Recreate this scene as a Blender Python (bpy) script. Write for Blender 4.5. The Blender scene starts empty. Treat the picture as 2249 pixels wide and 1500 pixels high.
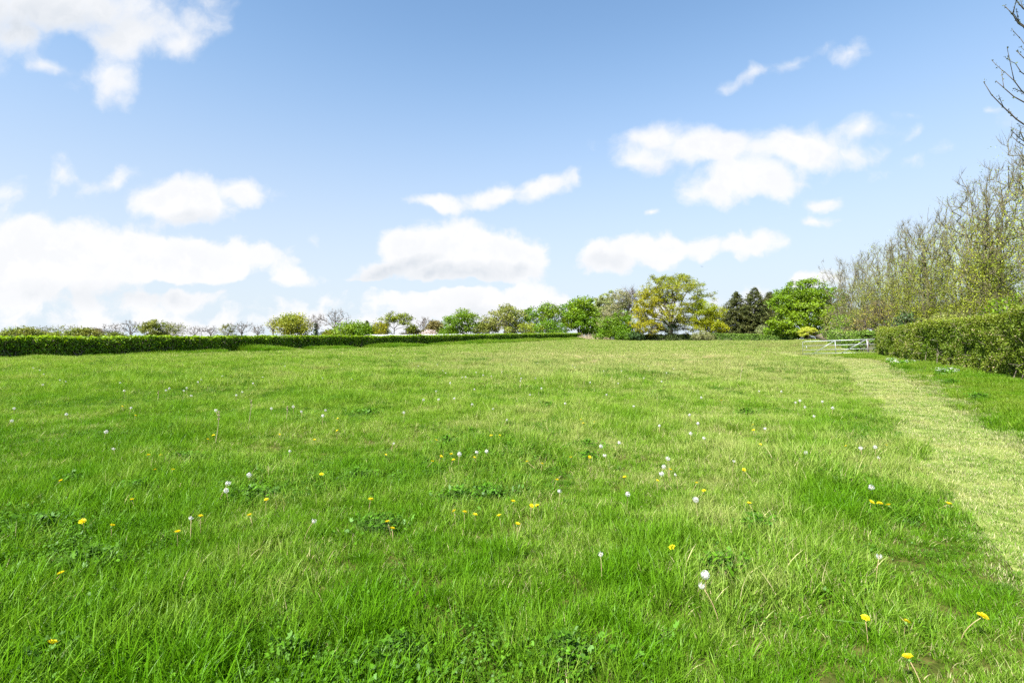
import bpy, math, random
import numpy as np

sc = bpy.context.scene
COL = sc.collection
R = math.radians
EYE, F, HOR, CX = 1.65, 1100.0, 735.0, 1124.5      # eye height, focal length, horizon row, centre column

# ------------------------------------------------------------------ camera
cam = bpy.data.cameras.new('camera')
co = bpy.data.objects.new('camera', cam)
COL.objects.link(co)
co.location = (0, 0, EYE)
co.rotation_euler = (R(90), 0, 0)
cam.sensor_width = 36.0
cam.lens = F / 2249.0 * 36.0
cam.shift_y = -15.0 / 2249.0
cam.clip_start = 0.05
cam.clip_end = 6000
sc.camera = co

# ------------------------------------------------------------------ exposure
sc.view_settings.view_transform = 'Standard'
sc.view_settings.look = 'None'
sc.view_settings.gamma = 1
sc.view_settings.exposure = 1.7
sc.cycles.max_bounces = 6
sc.cycles.diffuse_bounces = 4
sc.cycles.transmission_bounces = 4
sc.cycles.glossy_bounces = 2
sc.cycles.use_denoising = False
sc.cycles.use_adaptive_sampling = True
sc.cycles.adaptive_threshold = 0.02

# ------------------------------------------------------------------ sun
SUN_EL, SUN_AZ = 48.0, 221.0                        # azimuth clockwise from +Y
sl = bpy.data.lights.new('sun', 'SUN')
sl.energy = 4.6
sl.angle = R(0.53)
sl.color = (1.0, 0.955, 0.88)
so = bpy.data.objects.new('sun', sl)
COL.objects.link(so)
so.rotation_euler = (R(90 - SUN_EL), 0, R(180 - SUN_AZ))
so.location = (0, 0, 60)


# ------------------------------------------------------------------ node helper
class NT:
    def __init__(self, tree):
        self.t = tree
        self.n = tree.nodes
        self.l = tree.links

    def node(self, kind, **kw):
        nd = self.n.new(kind)
        for k, v in kw.items():
            setattr(nd, k, v)
        return nd

    def put(self, sock, v):
        if hasattr(v, 'is_output'):
            self.l.new(v, sock)
        elif v is not None:
            try:
                sock.default_value = v
            except Exception:
                sock.default_value = (v[0], v[1], v[2], 1.0)

    def m(self, op, a, b=None, c=None, clamp=False):
        nd = self.node('ShaderNodeMath', operation=op, use_clamp=clamp)
        self.put(nd.inputs[0], a)
        if b is not None:
            self.put(nd.inputs[1], b)
        if c is not None:
            self.put(nd.inputs[2], c)
        return nd.outputs[0]

    def vm(self, op, a, b=None, out=0):
        nd = self.node('ShaderNodeVectorMath', operation=op)
        self.put(nd.inputs[0], a)
        if b is not None:
            self.put(nd.inputs[1], b)
        return nd.outputs[out]

    def mix(self, f, a, b, blend='MIX'):
        nd = self.node('ShaderNodeMix', data_type='RGBA', blend_type=blend)
        self.put(nd.inputs[0], f)
        self.put(nd.inputs[6], tuple(a) + (1.0,) if isinstance(a, tuple) and len(a) == 3 else a)
        self.put(nd.inputs[7], tuple(b) + (1.0,) if isinstance(b, tuple) and len(b) == 3 else b)
        return nd.outputs[2]

    def smooth(self, v, lo, hi, a=0.0, b=1.0):
        nd = self.node('ShaderNodeMapRange', interpolation_type='SMOOTHSTEP')
        self.put(nd.inputs[0], v)
        nd.inputs[1].default_value = lo
        nd.inputs[2].default_value = hi
        nd.inputs[3].default_value = a
        nd.inputs[4].default_value = b
        return nd.outputs[0]

    def noise(self, vec, scale, detail=3.0, rough=0.55, dist=0.0, out=0):
        nd = self.node('ShaderNodeTexNoise')
        if vec is not None:
            self.put(nd.inputs['Vector'], vec)
        nd.inputs['Scale'].default_value = scale
        nd.inputs['Detail'].default_value = detail
        nd.inputs['Roughness'].default_value = rough
        nd.inputs['Distortion'].default_value = dist
        return nd.outputs[out]

    def attr(self, name, kind='GEOMETRY', out=2):
        nd = self.node('ShaderNodeAttribute', attribute_name=name, attribute_type=kind)
        return nd.outputs[out]


# ------------------------------------------------------------------ sky with cumulus clouds
world = bpy.data.worlds.new('World')
sc.world = world
world.use_nodes = True
W = NT(world.node_tree)
bg = world.node_tree.nodes['Background']
sky = W.node('ShaderNodeTexSky', sky_type='NISHITA', sun_disc=False)
sky.sun_elevation = R(SUN_EL)
sky.sun_rotation = R(SUN_AZ)
sky.air_density = 1.0
sky.dust_density = 0.6
sky.ozone_density = 1.6
SKY_STRENGTH = 0.084
tc = W.node('ShaderNodeTexCoord')
sep = W.node('ShaderNodeSeparateXYZ')
W.l.new(tc.outputs['Generated'], sep.inputs[0])
dx, dy, dz = sep.outputs
yy = W.m('MAXIMUM', dy, 0.04)
U = W.m('DIVIDE', dx, yy)
V = W.m('DIVIDE', dz, yy)
cmb = W.node('ShaderNodeCombineXYZ')
W.put(cmb.inputs[0], U)
W.put(cmb.inputs[1], V)
P0 = cmb.outputs[0]
warp = W.vm('SUBTRACT', W.noise(P0, 7.0, 4.0, 0.6, out=1), (0.5, 0.5, 0.5))
wsc = W.node('ShaderNodeVectorMath', operation='MULTIPLY')
W.put(wsc.inputs[0], warp)
wsc.inputs[1].default_value = (0.085, 0.06, 0.0)
P1 = W.vm('ADD', P0, wsc.outputs[0])
fb = W.noise(P1, 11.0, 9.0, 0.62)
fb_hi = W.noise(W.vm('ADD', P1, (-0.014, 0.026, 0.0)), 11.0, 6.0, 0.60)


def blob(P, px, py, a, b, w, tilt=0.0):
    """one ellipsoidal cloud mass: centre direction, half sizes, thickness"""
    d = W.vm('SUBTRACT', P, ((px - CX) / F, (HOR - py) / F, 0))
    if tilt:
        rt = W.node('ShaderNodeVectorRotate', rotation_type='Z_AXIS')
        W.put(rt.inputs['Vector'], d)
        rt.inputs['Angle'].default_value = -R(tilt)
        d = rt.outputs[0]
    d = W.vm('MULTIPLY', d, (F / a / 1.06, F / b / 1.06, 0))
    ln = W.vm('LENGTH', d, out=1)
    return W.m('MULTIPLY_ADD', ln, -w, w)


CLOUDS = [  # px, py, half width, half height, thickness, tilt
    (120, 20, 330, 95, 1.0, 0), (300, 75, 190, 70, 0.8, 12), (235, 150, 70, 85, 0.75, 0), (60, 75, 120, 60, .9, 0),
    (395, 88, 75, 48, 0.7, 0), (100, 140, 75, 38, 0.45, -30), (215, 205, 30, 36, 0.4, 0), (-80, 20, 200, 130, 1.0, 0),
    (400, 435, 120, 62, 1.0, 0), (530, 420, 85, 36, 0.8, 0), (400, 470, 110, 42, 0.6, 0),
    (245, 400, 70, 26, 0.5, 25), (135, 385, 45, 26, 0.32, 50), (135, 345, 28, 18, 0.28, 0), (5, 425, 50, 24, 0.35, -20),
    (110, 570, 330, 95, 1.2, 0), (400, 570, 240, 66, 1.0, 0), (60, 520, 140, 55, 1.0, 0), (-80, 580, 250, 130, 1.2, 0), (540, 560, 110, 40, 0.45, 0),
    (400, 655, 95, 34, 0.8, 0), (300, 670, 120, 40, 0.5, 0), (640, 606, 75, 18, 0.36, 0),
    (1010, 560, 190, 78, 1.3, 0), (900, 545, 85, 45, 1.0, 0), (1130, 570, 110, 52, 1.1, 0), (1020, 530, 110, 46, 1.1, 0), (850, 590, 100, 26, 0.55, 18),
    (1040, 668, 225, 46, 1.0, 0), (1150, 655, 110, 34, 0.8, 0), (900, 660, 110, 36, 0.6, 0),
    (960, 445, 75, 22, 0.6, -8), (1080, 435, 90, 24, 0.65, 6), (1200, 405, 75, 32, 0.68, 22),
    (1420, 550, 150, 44, 0.85, 0), (1320, 565, 80, 40, 0.6, 0), (1610, 540, 120, 30, 0.55, 0), (1490, 545, 90, 28, 0.6, 0),
    (1560, 320, 150, 58, 1.0, 0), (1760, 330, 160, 56, 1.0, 0), (1400, 345, 85, 42, 0.75, -15), (1650, 390, 150, 62, 1.0, 5),
    (1570, 420, 75, 42, 0.9, 0), (1890, 290, 60, 42, 0.6, 50), (1860, 340, 100, 34, 0.6, 0), (1440, 305, 80, 32, .8, 0),
    (1650, 170, 66, 16, 0.44, 22), (1745, 140, 66, 19, 0.44, 28), (1868, 122, 52, 22, 0.47, 25),
    (2005, 285, 46, 22, 0.5, 40), (1995, 258, 62, 16, 0.4, -10), (1825, 435, 42, 18, 0.45, 20), (1797, 482, 24, 14, 0.4, 0),
    (1438, 458, 15, 10, 0.4, 0), (1780, 625, 120, 26, 0.5, 10), (2172, 248, 22, 10, .35, 0), (2050, 330, 230, 14, .16, 22),
    (500, 705, 700, 40, 0.3, 0), (1300, 700, 700, 36, 0.22, 0),
]
acc = None
for c in CLOUDS:
    if c[1] < 480:
        c = (c[0], c[1], c[2] * 1.06, c[3] * 1.06, c[4] * 1.2, c[5])
    f = blob(P1, *c)
    acc = f if acc is None else W.m('SMOOTH_MAX', acc, f, 0.25)
hole = W.m('MAXIMUM', blob(P1, 165, 112, 84, 46, 0.75, -14), blob(P1, 90, 170, 60, 24, .4, 0))
acc = W.m('SUBTRACT', acc, W.m('MAXIMUM', hole, 0.0))
cut = W.m('MAXIMUM', blob(P1, 900, 624, 230, 12, 0.6, 0), blob(P1, 420, 628, 200, 14, .35, 0))
acc = W.m('SUBTRACT', acc, W.m('MAXIMUM', cut, 0.0))
dens = W.m('ADD', acc, W.m('MULTIPLY', W.m('SUBTRACT', fb, 0.5), 1.5))
vor = W.node('ShaderNodeTexVoronoi', feature='SMOOTH_F1')
W.put(vor.inputs['Vector'], P1)
vor.inputs['Scale'].default_value = 20.0
vor.inputs['Smoothness'].default_value = 0.6
dens = W.m('ADD', dens, W.m('MULTIPLY', W.m('SUBTRACT', 0.42, vor.outputs['Distance']), 0.5))
soft = W.smooth(V, 0.08, 0.50, 0.30, 0.92)
alpha = W.m('DIVIDE', W.m('ADD', dens, 0.03), soft, clamp=True)
alpha = W.smooth(alpha, 0.0, 1.0)
alpha = W.m('MULTIPLY', alpha, 0.97)
lit = W.m('SUBTRACT', fb, fb_hi)
# grey undersides
under = None
for c in [(1000, 604, 240, 26, 1.0, 0), (850, 600, 120, 28, 1.2, 14), (250, 648, 330, 34, .7, 0), (60, 60, 330, 90, .55, 0),
          (420, 486, 120, 24, .7, 0), (1340, 585, 110, 30, .5, 0), (1450, 375, 60, 22, .5, 0), (1050, 700, 260, 36, .4, 0)]:
    f = blob(P1, *c)
    under = f if under is None else W.m('MAXIMUM', under, f)
under = W.m('MAXIMUM', under, 0.0)
shade = W.m('ADD', W.smooth(lit, -0.12, 0.10, 0.0, 0.20), W.m('MULTIPLY', under, 1.5))
thick = W.smooth(dens, 0.3, 1.0)
shade = W.m('MULTIPLY', shade, W.m('MULTIPLY_ADD', thick, 0.6, 0.4), clamp=True)
CW, CG = 0.316, 0.232          # radiance of sunlit and shaded cloud before the exposure
ccol = W.mix(shade, (CW, CW * 1.0, CW * 1.01), (CG * 0.93, CG, CG * 1.09))
skyc = W.mix(1.0, sky.outputs[0], (SKY_STRENGTH,) * 3, 'MULTIPLY')
skyc = W.mix(1.0, skyc, (0.83, 0.93, 0.93), 'MULTIPLY')
skyc = W.mix(1.0, skyc, W.mix(W.smooth(dz, 0.05, 0.50), (0.60, 0.62, 0.76), (1.0, 1.0, 1.0)), 'MULTIPLY')
# thin bright air low over the horizon
low = W.smooth(dz, -0.02, 0.62, 1.0, 0.0)
low = W.m('POWER', low, 1.3)
skyc = W.mix(W.m('MULTIPLY', low, 0.98), skyc, (0.240, 0.272, 0.300))
fin = W.mix(alpha, skyc, ccol)
W.l.new(fin, bg.inputs['Color'])
bg.inputs['Strength'].default_value = 1.0

# ------------------------------------------------------------------ numpy helpers
_rs = np.random.RandomState(5)
_LAT = _rs.rand(64, 64, 64)


def vnoise(p, s=1.0):
    """value noise on (N,3) points"""
    q = np.asarray(p, float) * s + 100.0
    i = np.floor(q).astype(int)
    f = q - i
    f = f * f * (3 - 2 * f)
    out = 0
    for a in (0, 1):
        for b in (0, 1):
            for c in (0, 1):
                wgt = (f[:, 0] if a else 1 - f[:, 0]) * (f[:, 1] if b else 1 - f[:, 1]) * (f[:, 2] if c else 1 - f[:, 2])
                out = out + wgt * _LAT[(i[:, 0] + a) % 64, (i[:, 1] + b) % 64, (i[:, 2] + c) % 64]
    return out


def fnoise(p, s=1.0, o=3):
    t, a, tot = 0, 1.0, 0
    for k in range(o):
        t = t + a * vnoise(np.asarray(p) + 17.3 * k, s * 2 ** k)
        tot += a
        a *= 0.5
    return t / tot


def S(t):
    t = np.clip(t, 0, 1)
    return t * t * (3 - 2 * t)


# right hedge front line starts at HA and runs along HD
HA = np.array([15.5, 15.2])
HD = np.array([10.4, 20.8]) / math.hypot(10.4, 20.8)
HN = np.array([-HD[1], HD[0]])                       # towards the field


def gz(x, y):
    """height of the ground"""
    x = np.asarray(x, float)
    y = np.asarray(y, float)
    dh = (x - HA[0]) * HN[0] + (y - HA[1]) * HN[1]   # metres left of the right hedge
    z = 0.22 * S(1 - np.maximum(dh, -1) / 4.5) * S((y - 3) / 14)
    z = z + 0.45 * S((y - 60) / 60) * (1 - S((x - 18) / 20))
    z = z + 0.35 * S((y - 42) / 40) * S((x - 22) / 22)
    z = z + 0.35 * S((y - 40) / 20) * S((x - 28) / 10) * (1 - S((y - 75) / 20))
    far = np.maximum(np.hypot(x, y) - 150, 0)
    z = z - 0.022 * far
    p = np.stack([x.ravel(), y.ravel(), np.zeros(x.size)], 1)
    near = 1 - S((np.hypot(x, y) - 60) / 60)
    bump = (vnoise(p, 0.35) - 0.5) * 0.10 + (vnoise(p + 31, 0.8) - 0.5) * 0.03
    return z + bump.reshape(x.shape) * near


def g1(x, y):
    return float(gz(np.array([x]), np.array([y]))[0])


def wx(px, D):
    return (px - CX) * D / F


def wz(py, D):
    return EYE + (HOR - py) * D / F


def fast_mesh(name, verts, faces_flat, nper, mat=None, parent=None, attrs=None, smooth=False, link=True):
    me = bpy.data.meshes.new(name)
    verts = np.asarray(verts, np.float32).reshape(-1, 3)
    ff = np.asarray(faces_flat, np.int32).ravel()
    nf = len(ff) // nper
    me.vertices.add(len(verts))
    me.vertices.foreach_set('co', verts.ravel())
    me.loops.add(len(ff))
    me.loops.foreach_set('vertex_index', ff)
    me.polygons.add(nf)
    me.polygons.foreach_set('loop_start', np.arange(0, nf * nper, nper, dtype=np.int32))
    if smooth:
        me.polygons.foreach_set('use_smooth', np.ones(nf, bool))
    for k, v in (attrs or {}).items():
        a = me.attributes.new(k, 'FLOAT', 'POINT')
        a.data.foreach_set('value', np.asarray(v, np.float32).ravel())
    me.update(calc_edges=True)
    me.validate()
    o = bpy.data.objects.new(name, me)
    if mat is not None:
        me.materials.append(mat)
    if parent is not None:
        o.parent = parent
    if link:
        COL.objects.link(o)
    return o


def empty(name, loc, label, cat, group=None):
    o = bpy.data.objects.new(name, None)
    o.empty_display_size = 0.2
    o.location = loc
    COL.objects.link(o)
    tag(o, label, cat, group)
    return o


def tag(o, label=None, cat=None, group=None, kind=None):
    if label:
        o['label'] = label
    if cat:
        o['category'] = cat
    if group:
        o['group'] = group
    if kind:
        o['kind'] = kind
    return o


def unit(v):
    return v / np.maximum(np.linalg.norm(v, axis=-1, keepdims=True), 1e-9)


def rand_dirs(n, rng):
    return unit(rng.normal(size=(n, 3)))


def leaves(cen, size, rng, up=0.6, out=None, outw=0.0, aspect=0.6):
    """leaf-sized rhombic faces folded a little; returns verts (N*4,3) and quads"""
    n = len(cen)
    nrm = rand_dirs(n, rng)
    nrm[:, 2] += up
    if out is not None:
        nrm = nrm + out * outw
    nrm = unit(nrm)
    a = unit(np.cross(nrm, rand_dirs(n, rng)))
    b = np.cross(nrm, a)
    sz = (np.asarray(size) * (0.6 + 0.8 * rng.rand(n)))[:, None]
    v = np.stack([cen - a * sz * 0.5, cen + b * sz * aspect * 0.5 + nrm * sz * 0.07, cen + a * sz * 0.5, cen - b * sz * aspect * 0.5 + nrm * sz * 0.07], 1)
    return v.reshape(-1, 3), np.arange(n * 4, dtype=np.int32)


def frusta(p0, p1, r0, r1, k=5):
    """tapered tubes between point pairs"""
    n = len(p0)
    d = unit(p1 - p0)
    ref = np.where(np.abs(d[:, 2:3]) > 0.9, np.array([[1.0, 0, 0]]), np.array([[0, 0, 1.0]]))
    a = unit(np.cross(d, ref))
    b = np.cross(d, a)
    th = np.arange(k) * 2 * math.pi / k
    ring = a[:, None, :] * np.cos(th)[None, :, None] + b[:, None, :] * np.sin(th)[None, :, None]
    v0 = p0[:, None, :] + ring * r0[:, None, None]
    v1 = p1[:, None, :] + ring * r1[:, None, None]
    v = np.concatenate([v0, v1], 1).reshape(-1, 3)
    i = np.arange(k)
    q = np.stack([i, (i + 1) % k, (i + 1) % k + k, i + k], 1)
    f = (np.arange(n)[:, None, None] * 2 * k + q[None]).reshape(-1)
    return v, f


def join(parts):
    vs, fs, off = [], [], 0
    for v, f in parts:
        vs.append(v)
        fs.append(np.asarray(f) + off)
        off += len(v)
    return np.concatenate(vs), np.concatenate(fs)


def tube_path(pts, rad, k=8, cap=True):
    """one closed tube along a polyline with quads"""
    pts = np.asarray(pts, float)
    rad = np.broadcast_to(np.asarray(rad, float), (len(pts),))
    t = unit(np.gradient(pts, axis=0))
    ref = np.array([0.31, 0.17, 1.0]) if abs(t[0, 2]) < 0.9 else np.array([1.0, 0.2, 0.0])
    a = unit(np.cross(t, ref[None]))
    b = np.cross(t, a)
    th = np.arange(k) * 2 * math.pi / k
    v = pts[:, None] + (a[:, None] * np.cos(th)[None, :, None] + b[:, None] * np.sin(th)[None, :, None]) * rad[:, None, None]
    n = len(pts)
    i = np.arange(k)
    q = np.stack([i, (i + 1) % k, (i + 1) % k + k, i + k], 1)
    f = [(q + s * k) for s in range(n - 1)]
    v = v.reshape(-1, 3)
    if cap:
        nv = len(v)
        v = np.concatenate([v, pts[:1], pts[-1:]])
        for j in range(0, k, 2):
            f.append(np.array([[nv, (j + 2) % k, (j + 1) % k, j]]))
            e = (n - 1) * k
            f.append(np.array([[nv + 1, e + j, e + (j + 1) % k, e + (j + 2) % k]]))
    return v, np.concatenate(f).ravel()


def box(x0, x1, y0, y1, z0, z1):
    v = np.array([[x0, y0, z0], [x1, y0, z0], [x1, y1, z0], [x0, y1, z0], [x0, y0, z1], [x1, y0, z1], [x1, y1, z1], [x0, y1, z1]], float)
    f = np.array([[0, 3, 2, 1], [4, 5, 6, 7], [0, 1, 5, 4], [1, 2, 6, 5], [2, 3, 7, 6], [3, 0, 4, 7]]).ravel()
    return v, f


# ------------------------------------------------------------------ materials
def new_mat(name):
    m = bpy.data.materials.new(name)
    m.use_nodes = True
    t = NT(m.node_tree)
    t.n.remove(t.n['Principled BSDF'])
    return m, t, t.n['Material Output']


def leafy(name, ca, cb, trans=0.35, spread=0.5, patch=0.6, gloss=0.02, warm=None):
    """leaf: 'tint' slides between two greens, 'var' is one leaf's own lightness"""
    m, t, out = new_mat(name)
    geo = t.node('ShaderNodeNewGeometry')
    tint = t.attr('tint')
    var = t.attr('var')
    nz = t.noise(geo.outputs['Position'], patch, 2.0, 0.5)
    f = t.m('ADD', tint, t.m('MULTIPLY', t.m('SUBTRACT', nz, 0.5), 0.9), clamp=True)
    col = t.mix(f, ca, cb)
    if warm is not None:
        col = t.mix(t.smooth(var, 0.86, 0.97), col, warm)
    k = t.m('MULTIPLY_ADD', var, spread * 2, 1 - spread)
    cmbk = t.node('ShaderNodeCombineXYZ')
    for i in range(3):
        t.put(cmbk.inputs[i], k)
    col = t.mix(1.0, col, cmbk.outputs[0], 'MULTIPLY')
    di = t.node('ShaderNodeBsdfDiffuse')
    tr = t.node('ShaderNodeBsdfTranslucent')
    gl = t.node('ShaderNodeBsdfGlossy')
    gl.inputs['Roughness'].default_value = 0.55
    t.put(di.inputs['Color'], col)
    t.put(tr.inputs['Color'], t.mix(1.0, col, (1.15, 1.1, 0.6), 'MULTIPLY'))
    gl.inputs['Color'].default_value = (0.8, 0.85, 0.9, 1)
    ms = t.node('ShaderNodeMixShader')
    ms.inputs[0].default_value = trans
    t.l.new(di.outputs[0], ms.inputs[1])
    t.l.new(tr.outputs[0], ms.inputs[2])
    m2 = t.node('ShaderNodeMixShader')
    m2.inputs[0].default_value = gloss
    t.l.new(ms.outputs[0], m2.inputs[1])
    t.l.new(gl.outputs[0], m2.inputs[2])
    t.l.new(m2.outputs[0], out.inputs[0])
    return m


def plain(name, ca, cb=None, scale=3.0, rough=0.85, metal=0.0, bump=0.0, stretch=(1, 1, 1), detail=4.0):
    m, t, out = new_mat(name)
    p = t.node('ShaderNodeBsdfPrincipled')
    tcn = t.node('ShaderNodeTexCoord')
    vec = t.vm('MULTIPLY', tcn.outputs['Object'], stretch)
    nz = t.noise(vec, scale, detail, 0.6)
    col = t.mix(t.smooth(nz, 0.3, 0.7), ca, cb if cb is not None else ca)
    t.put(p.inputs['Base Color'], col)
    p.inputs['Roughness'].default_value = rough
    p.inputs['Metallic'].default_value = metal
    if bump:
        bn = t.node('ShaderNodeBump')
        bn.inputs['Strength'].default_value = bump
        bn.inputs['Distance'].default_value = 0.02
        t.put(bn.inputs['Height'], nz)
        t.l.new(bn.outputs[0], p.inputs['Normal'])
    t.l.new(p.outputs[0], out.inputs[0])
    return m


def field_tone(t, pos):
    """where the sward is lush, yellowish or dried, from world position"""
    n1 = t.noise(pos, 0.16, 3.0, 0.6)
    n2 = t.noise(pos, 0.75, 3.0, 0.6)
    n3 = t.noise(pos, 0.045, 2.0, 0.5)
    n4 = t.noise(pos, 2.3, 3.0, 0.6)
    sp = t.node('ShaderNodeSeparateXYZ')
    t.put(sp.inputs[0], pos)
    x, y, z = sp.outputs
    # straw coloured belt across the middle of the field, patchy
    band = t.m('MULTIPLY', t.smooth(y, 15.0, 25.0), t.smooth(y, 34.0, 52.0, 1.0, 0.0))
    band = t.m('MULTIPLY', band, t.smooth(x, -14.0, 2.0))
    band = t.m('MULTIPLY', band, t.smooth(x, 12.0, 20.0, 1.0, 0.0))
    dry = t.m('ADD', t.m('MULTIPLY', band, 0.36), t.m('MULTIPLY', t.m('SUBTRACT', n2, 0.5), 1.35))
    dry = t.m('ADD', dry, t.m('MULTIPLY', t.m('SUBTRACT', n4, 0.5), 0.85))
    dry = t.m('ADD', dry, t.m('MULTIPLY', t.m('SUBTRACT', n1, 0.5), 0.8))
    dry = t.m('ADD', dry, t.smooth(x, -6.0, 4.0, -0.14, 0.06))
    dry = t.m('ADD', dry, t.smooth(y, 2.0, 9.0, -0.14, 0.0))
    dry = t.m('ADD', dry, t.smooth(y, 16.0, 44.0, 0.0, 0.17))
    lush = t.m('ADD', t.m('MULTIPLY', t.m('SUBTRACT', n3, 0.5), 1.0), t.m('MULTIPLY', t.m('SUBTRACT', n1, 0.5), -1.6))
    lush = t.m('ADD', lush, t.m('MULTIPLY', t.m('SUBTRACT', n2, 0.5), -1.5))
    lush = t.m('ADD', lush, t.m('MULTIPLY', t.m('SUBTRACT', n4, 0.5), -0.9))
    lush = t.m('ADD', lush, t.smooth(y, 2.5, 12.0, 0.40, -0.16))
    lush = t.m('ADD', lush, t.m('MULTIPLY', t.smooth(x, -6.0, 1.0, 0.24, 0.0), t.smooth(y, 12.0, 26.0, 1.0, 0.0)))
    return dry, lush


def grass_mat(name, base, lushc, yellow, straw, drybias=0.0, trans=0.42, lushbias=0.0):
    m, t, out = new_mat(name)
    geo = t.node('ShaderNodeNewGeometry')
    pos = geo.outputs['Position']
    dry, lush = field_tone(t, pos)
    var = t.attr('var')
    own = t.attr('dryv')
    col = t.mix(t.m('ADD', lush, 0.35 + lushbias, clamp=True), base, lushc)
    col = t.mix(t.smooth(t.m('ADD', dry, t.m('MULTIPLY', var, 0.3)), 0.05, 0.62), col, yellow)
    dd = t.smooth(t.m('ADD', t.m('ADD', dry, drybias), t.m('MULTIPLY', own, 1.0)), 0.62, 0.86)
    col = t.mix(dd, col, straw)
    k = t.m('MULTIPLY_ADD', var, 0.8, 0.6)
    ck = t.node('ShaderNodeCombineXYZ')
    for i in range(3):
        t.put(ck.inputs[i], k)
    col = t.mix(1.0, col, ck.outputs[0], 'MULTIPLY')
    di = t.node('ShaderNodeBsdfDiffuse')
    tr = t.node('ShaderNodeBsdfTranslucent')
    gl = t.node('ShaderNodeBsdfGlossy')
    gl.inputs['Roughness'].default_value = 0.4
    gl.inputs['Color'].default_value = (.9, .95, .9, 1)
    t.put(di.inputs['Color'], col)
    t.put(tr.inputs['Color'], t.mix(1.0, col, (1.1, 1.1, 0.6), 'MULTIPLY'))
    ms = t.node('ShaderNodeMixShader')
    ms.inputs[0].default_value = trans
    t.l.new(di.outputs[0], ms.inputs[1])
    t.l.new(tr.outputs[0], ms.inputs[2])
    m2 = t.node('ShaderNodeMixShader')
    m2.inputs[0].default_value = 0.007
    t.l.new(ms.outputs[0], m2.inputs[1])
    t.l.new(gl.outputs[0], m2.inputs[2])
    t.l.new(m2.outputs[0], out.inputs[0])
    return m


def ground_mat(name, a, b, c):
    m, t, out = new_mat(name)
    p = t.node('ShaderNodeBsdfPrincipled')
    geo = t.node('ShaderNodeNewGeometry')
    pos = geo.outputs['Position']
    dry, lush = field_tone(t, pos)
    fine = t.noise(pos, 9.0, 5.0, 0.7)
    col = t.mix(t.smooth(fine, 0.35, 0.65), a, b)
    col = t.mix(t.smooth(dry, 0.0, 0.7), col, c)
    t.put(p.inputs['Base Color'], col)
    p.inputs['Roughness'].default_value = 1.0
    p.inputs['Specular IOR Level'].default_value = 0.1
    bn = t.node('ShaderNodeBump')
    bn.inputs['Strength'].default_value = 0.6
    bn.inputs['Distance'].default_value = 0.05
    t.put(bn.inputs['Height'], fine)
    t.l.new(bn.outputs[0], p.inputs['Normal'])
    t.l.new(p.outputs[0], out.inputs[0])
    return m


GR = dict(base=(0.205, 0.32, 0.032), lushc=(0.078, 0.205, 0.003), yellow=(0.28, 0.325, 0.095), straw=(0.50, 0.44, 0.24))
M_grass = grass_mat('grass_blade', **GR)
M_mown = grass_mat('mown_blade', base=(0.185, 0.275, 0.045), lushc=(0.12, 0.235, 0.022), yellow=(0.285, 0.315, 0.10), straw=(0.45, 0.42, 0.24), drybias=0.08)
M_verge = grass_mat('verge_blade', base=(0.135, 0.24, 0.008), lushc=(0.075, 0.195, 0.006), yellow=(0.18, 0.265, 0.03), straw=(0.3, 0.3, 0.1), drybias=-0.2, lushbias=.2)
M_ground = ground_mat('field_soil', (0.030, 0.045, 0.004), (0.085, 0.085, 0.020), (0.12, 0.115, 0.035))
M_path = ground_mat('mown_thatch', (0.12, 0.175, 0.03), (0.22, 0.25, 0.07), (0.28, 0.28, 0.10))
M_bark = plain('grey_bark', (0.20, 0.17, 0.125), (0.11, 0.09, 0.065), 6, 0.9, bump=0.5, stretch=(1, 1, 0.3))
M_barkdark = plain('dark_bark', (0.09, 0.075, 0.055), (0.05, 0.042, 0.03), 6, 0.9, bump=0.5, stretch=(1, 1, 0.3))
M_barkpale = plain('pale_bark', (0.34, 0.30, 0.21), (0.20, 0.175, 0.11), 5, 0.9, bump=0.4, stretch=(1, 1, 0.3))
M_twig = plain('grey_twig', (0.09, 0.075, 0.06), (0.15, 0.125, 0.105), 4, 0.9)


# ------------------------------------------------------------------ ground
def field_limits():
    return None


def grid_axis(lo, hi, fine_lo, fine_hi, step, ratio=1.25):
    a = list(np.arange(fine_lo, fine_hi + 1e-6, step))
    s = step
    v = a[-1]
    while v < hi:
        s *= ratio
        v += s
        a.append(min(v, hi))
    s = step
    v = a[0]
    pre = []
    while v > lo:
        s *= ratio
        v -= s
        pre.append(max(v, lo))
    return np.array(pre[::-1] + a)


gx = grid_axis(-3000, 3000, -24, 26, 0.5)
gy = grid_axis(-3000, 3000, -3, 60, 0.5)
GX, GY = np.meshgrid(gx, gy)
GZ = gz(GX, GY)
vv = np.stack([GX, GY, GZ], -1).reshape(-1, 3)
nx, ny = len(gx), len(gy)
ii, jj = np.meshgrid(np.arange(nx - 1), np.arange(ny - 1))
b0 = (jj * nx + ii).ravel()
ff = np.stack([b0, b0 + 1, b0 + 1 + nx, b0 + nx], 1)
tag(fast_mesh('ground', vv, ff, 4, M_ground, smooth=True), 'gently rolling green meadow ground under the grass', 'ground', kind='structure')

# mown strip running from the near right corner to the gate
PL = np.array([(1.0, 0.2), (1.9, 1.5), (2.92, 2.86), (4.0, 4.37), (4.9, 5.76), (6.42, 8.07), (8.3, 11), (13.1, 19.1), (17.6, 26.5), (19.6, 31), (21.2, 36.5), (22.2, 41), (24, 47)])
PR = np.array([(3.0, 0.2), (3.7, 1.5), (4.7, 3.3), (5.6, 5.0), (6.85, 6.6), (8.9, 9.8), (12.6, 15.8), (15.5, 20.4), (19.0, 25.9), (20.6, 29), (22.3, 36), (23.3, 41), (25, 47)])


def path_lr(y):
    return np.interp(y, PL[:, 1], PL[:, 0]) - 0.42 * S((y - 2.5) / 5), np.interp(y, PR[:, 1], PR[:, 0]) + 0.55 * S((y - 2.5) / 5)


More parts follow.
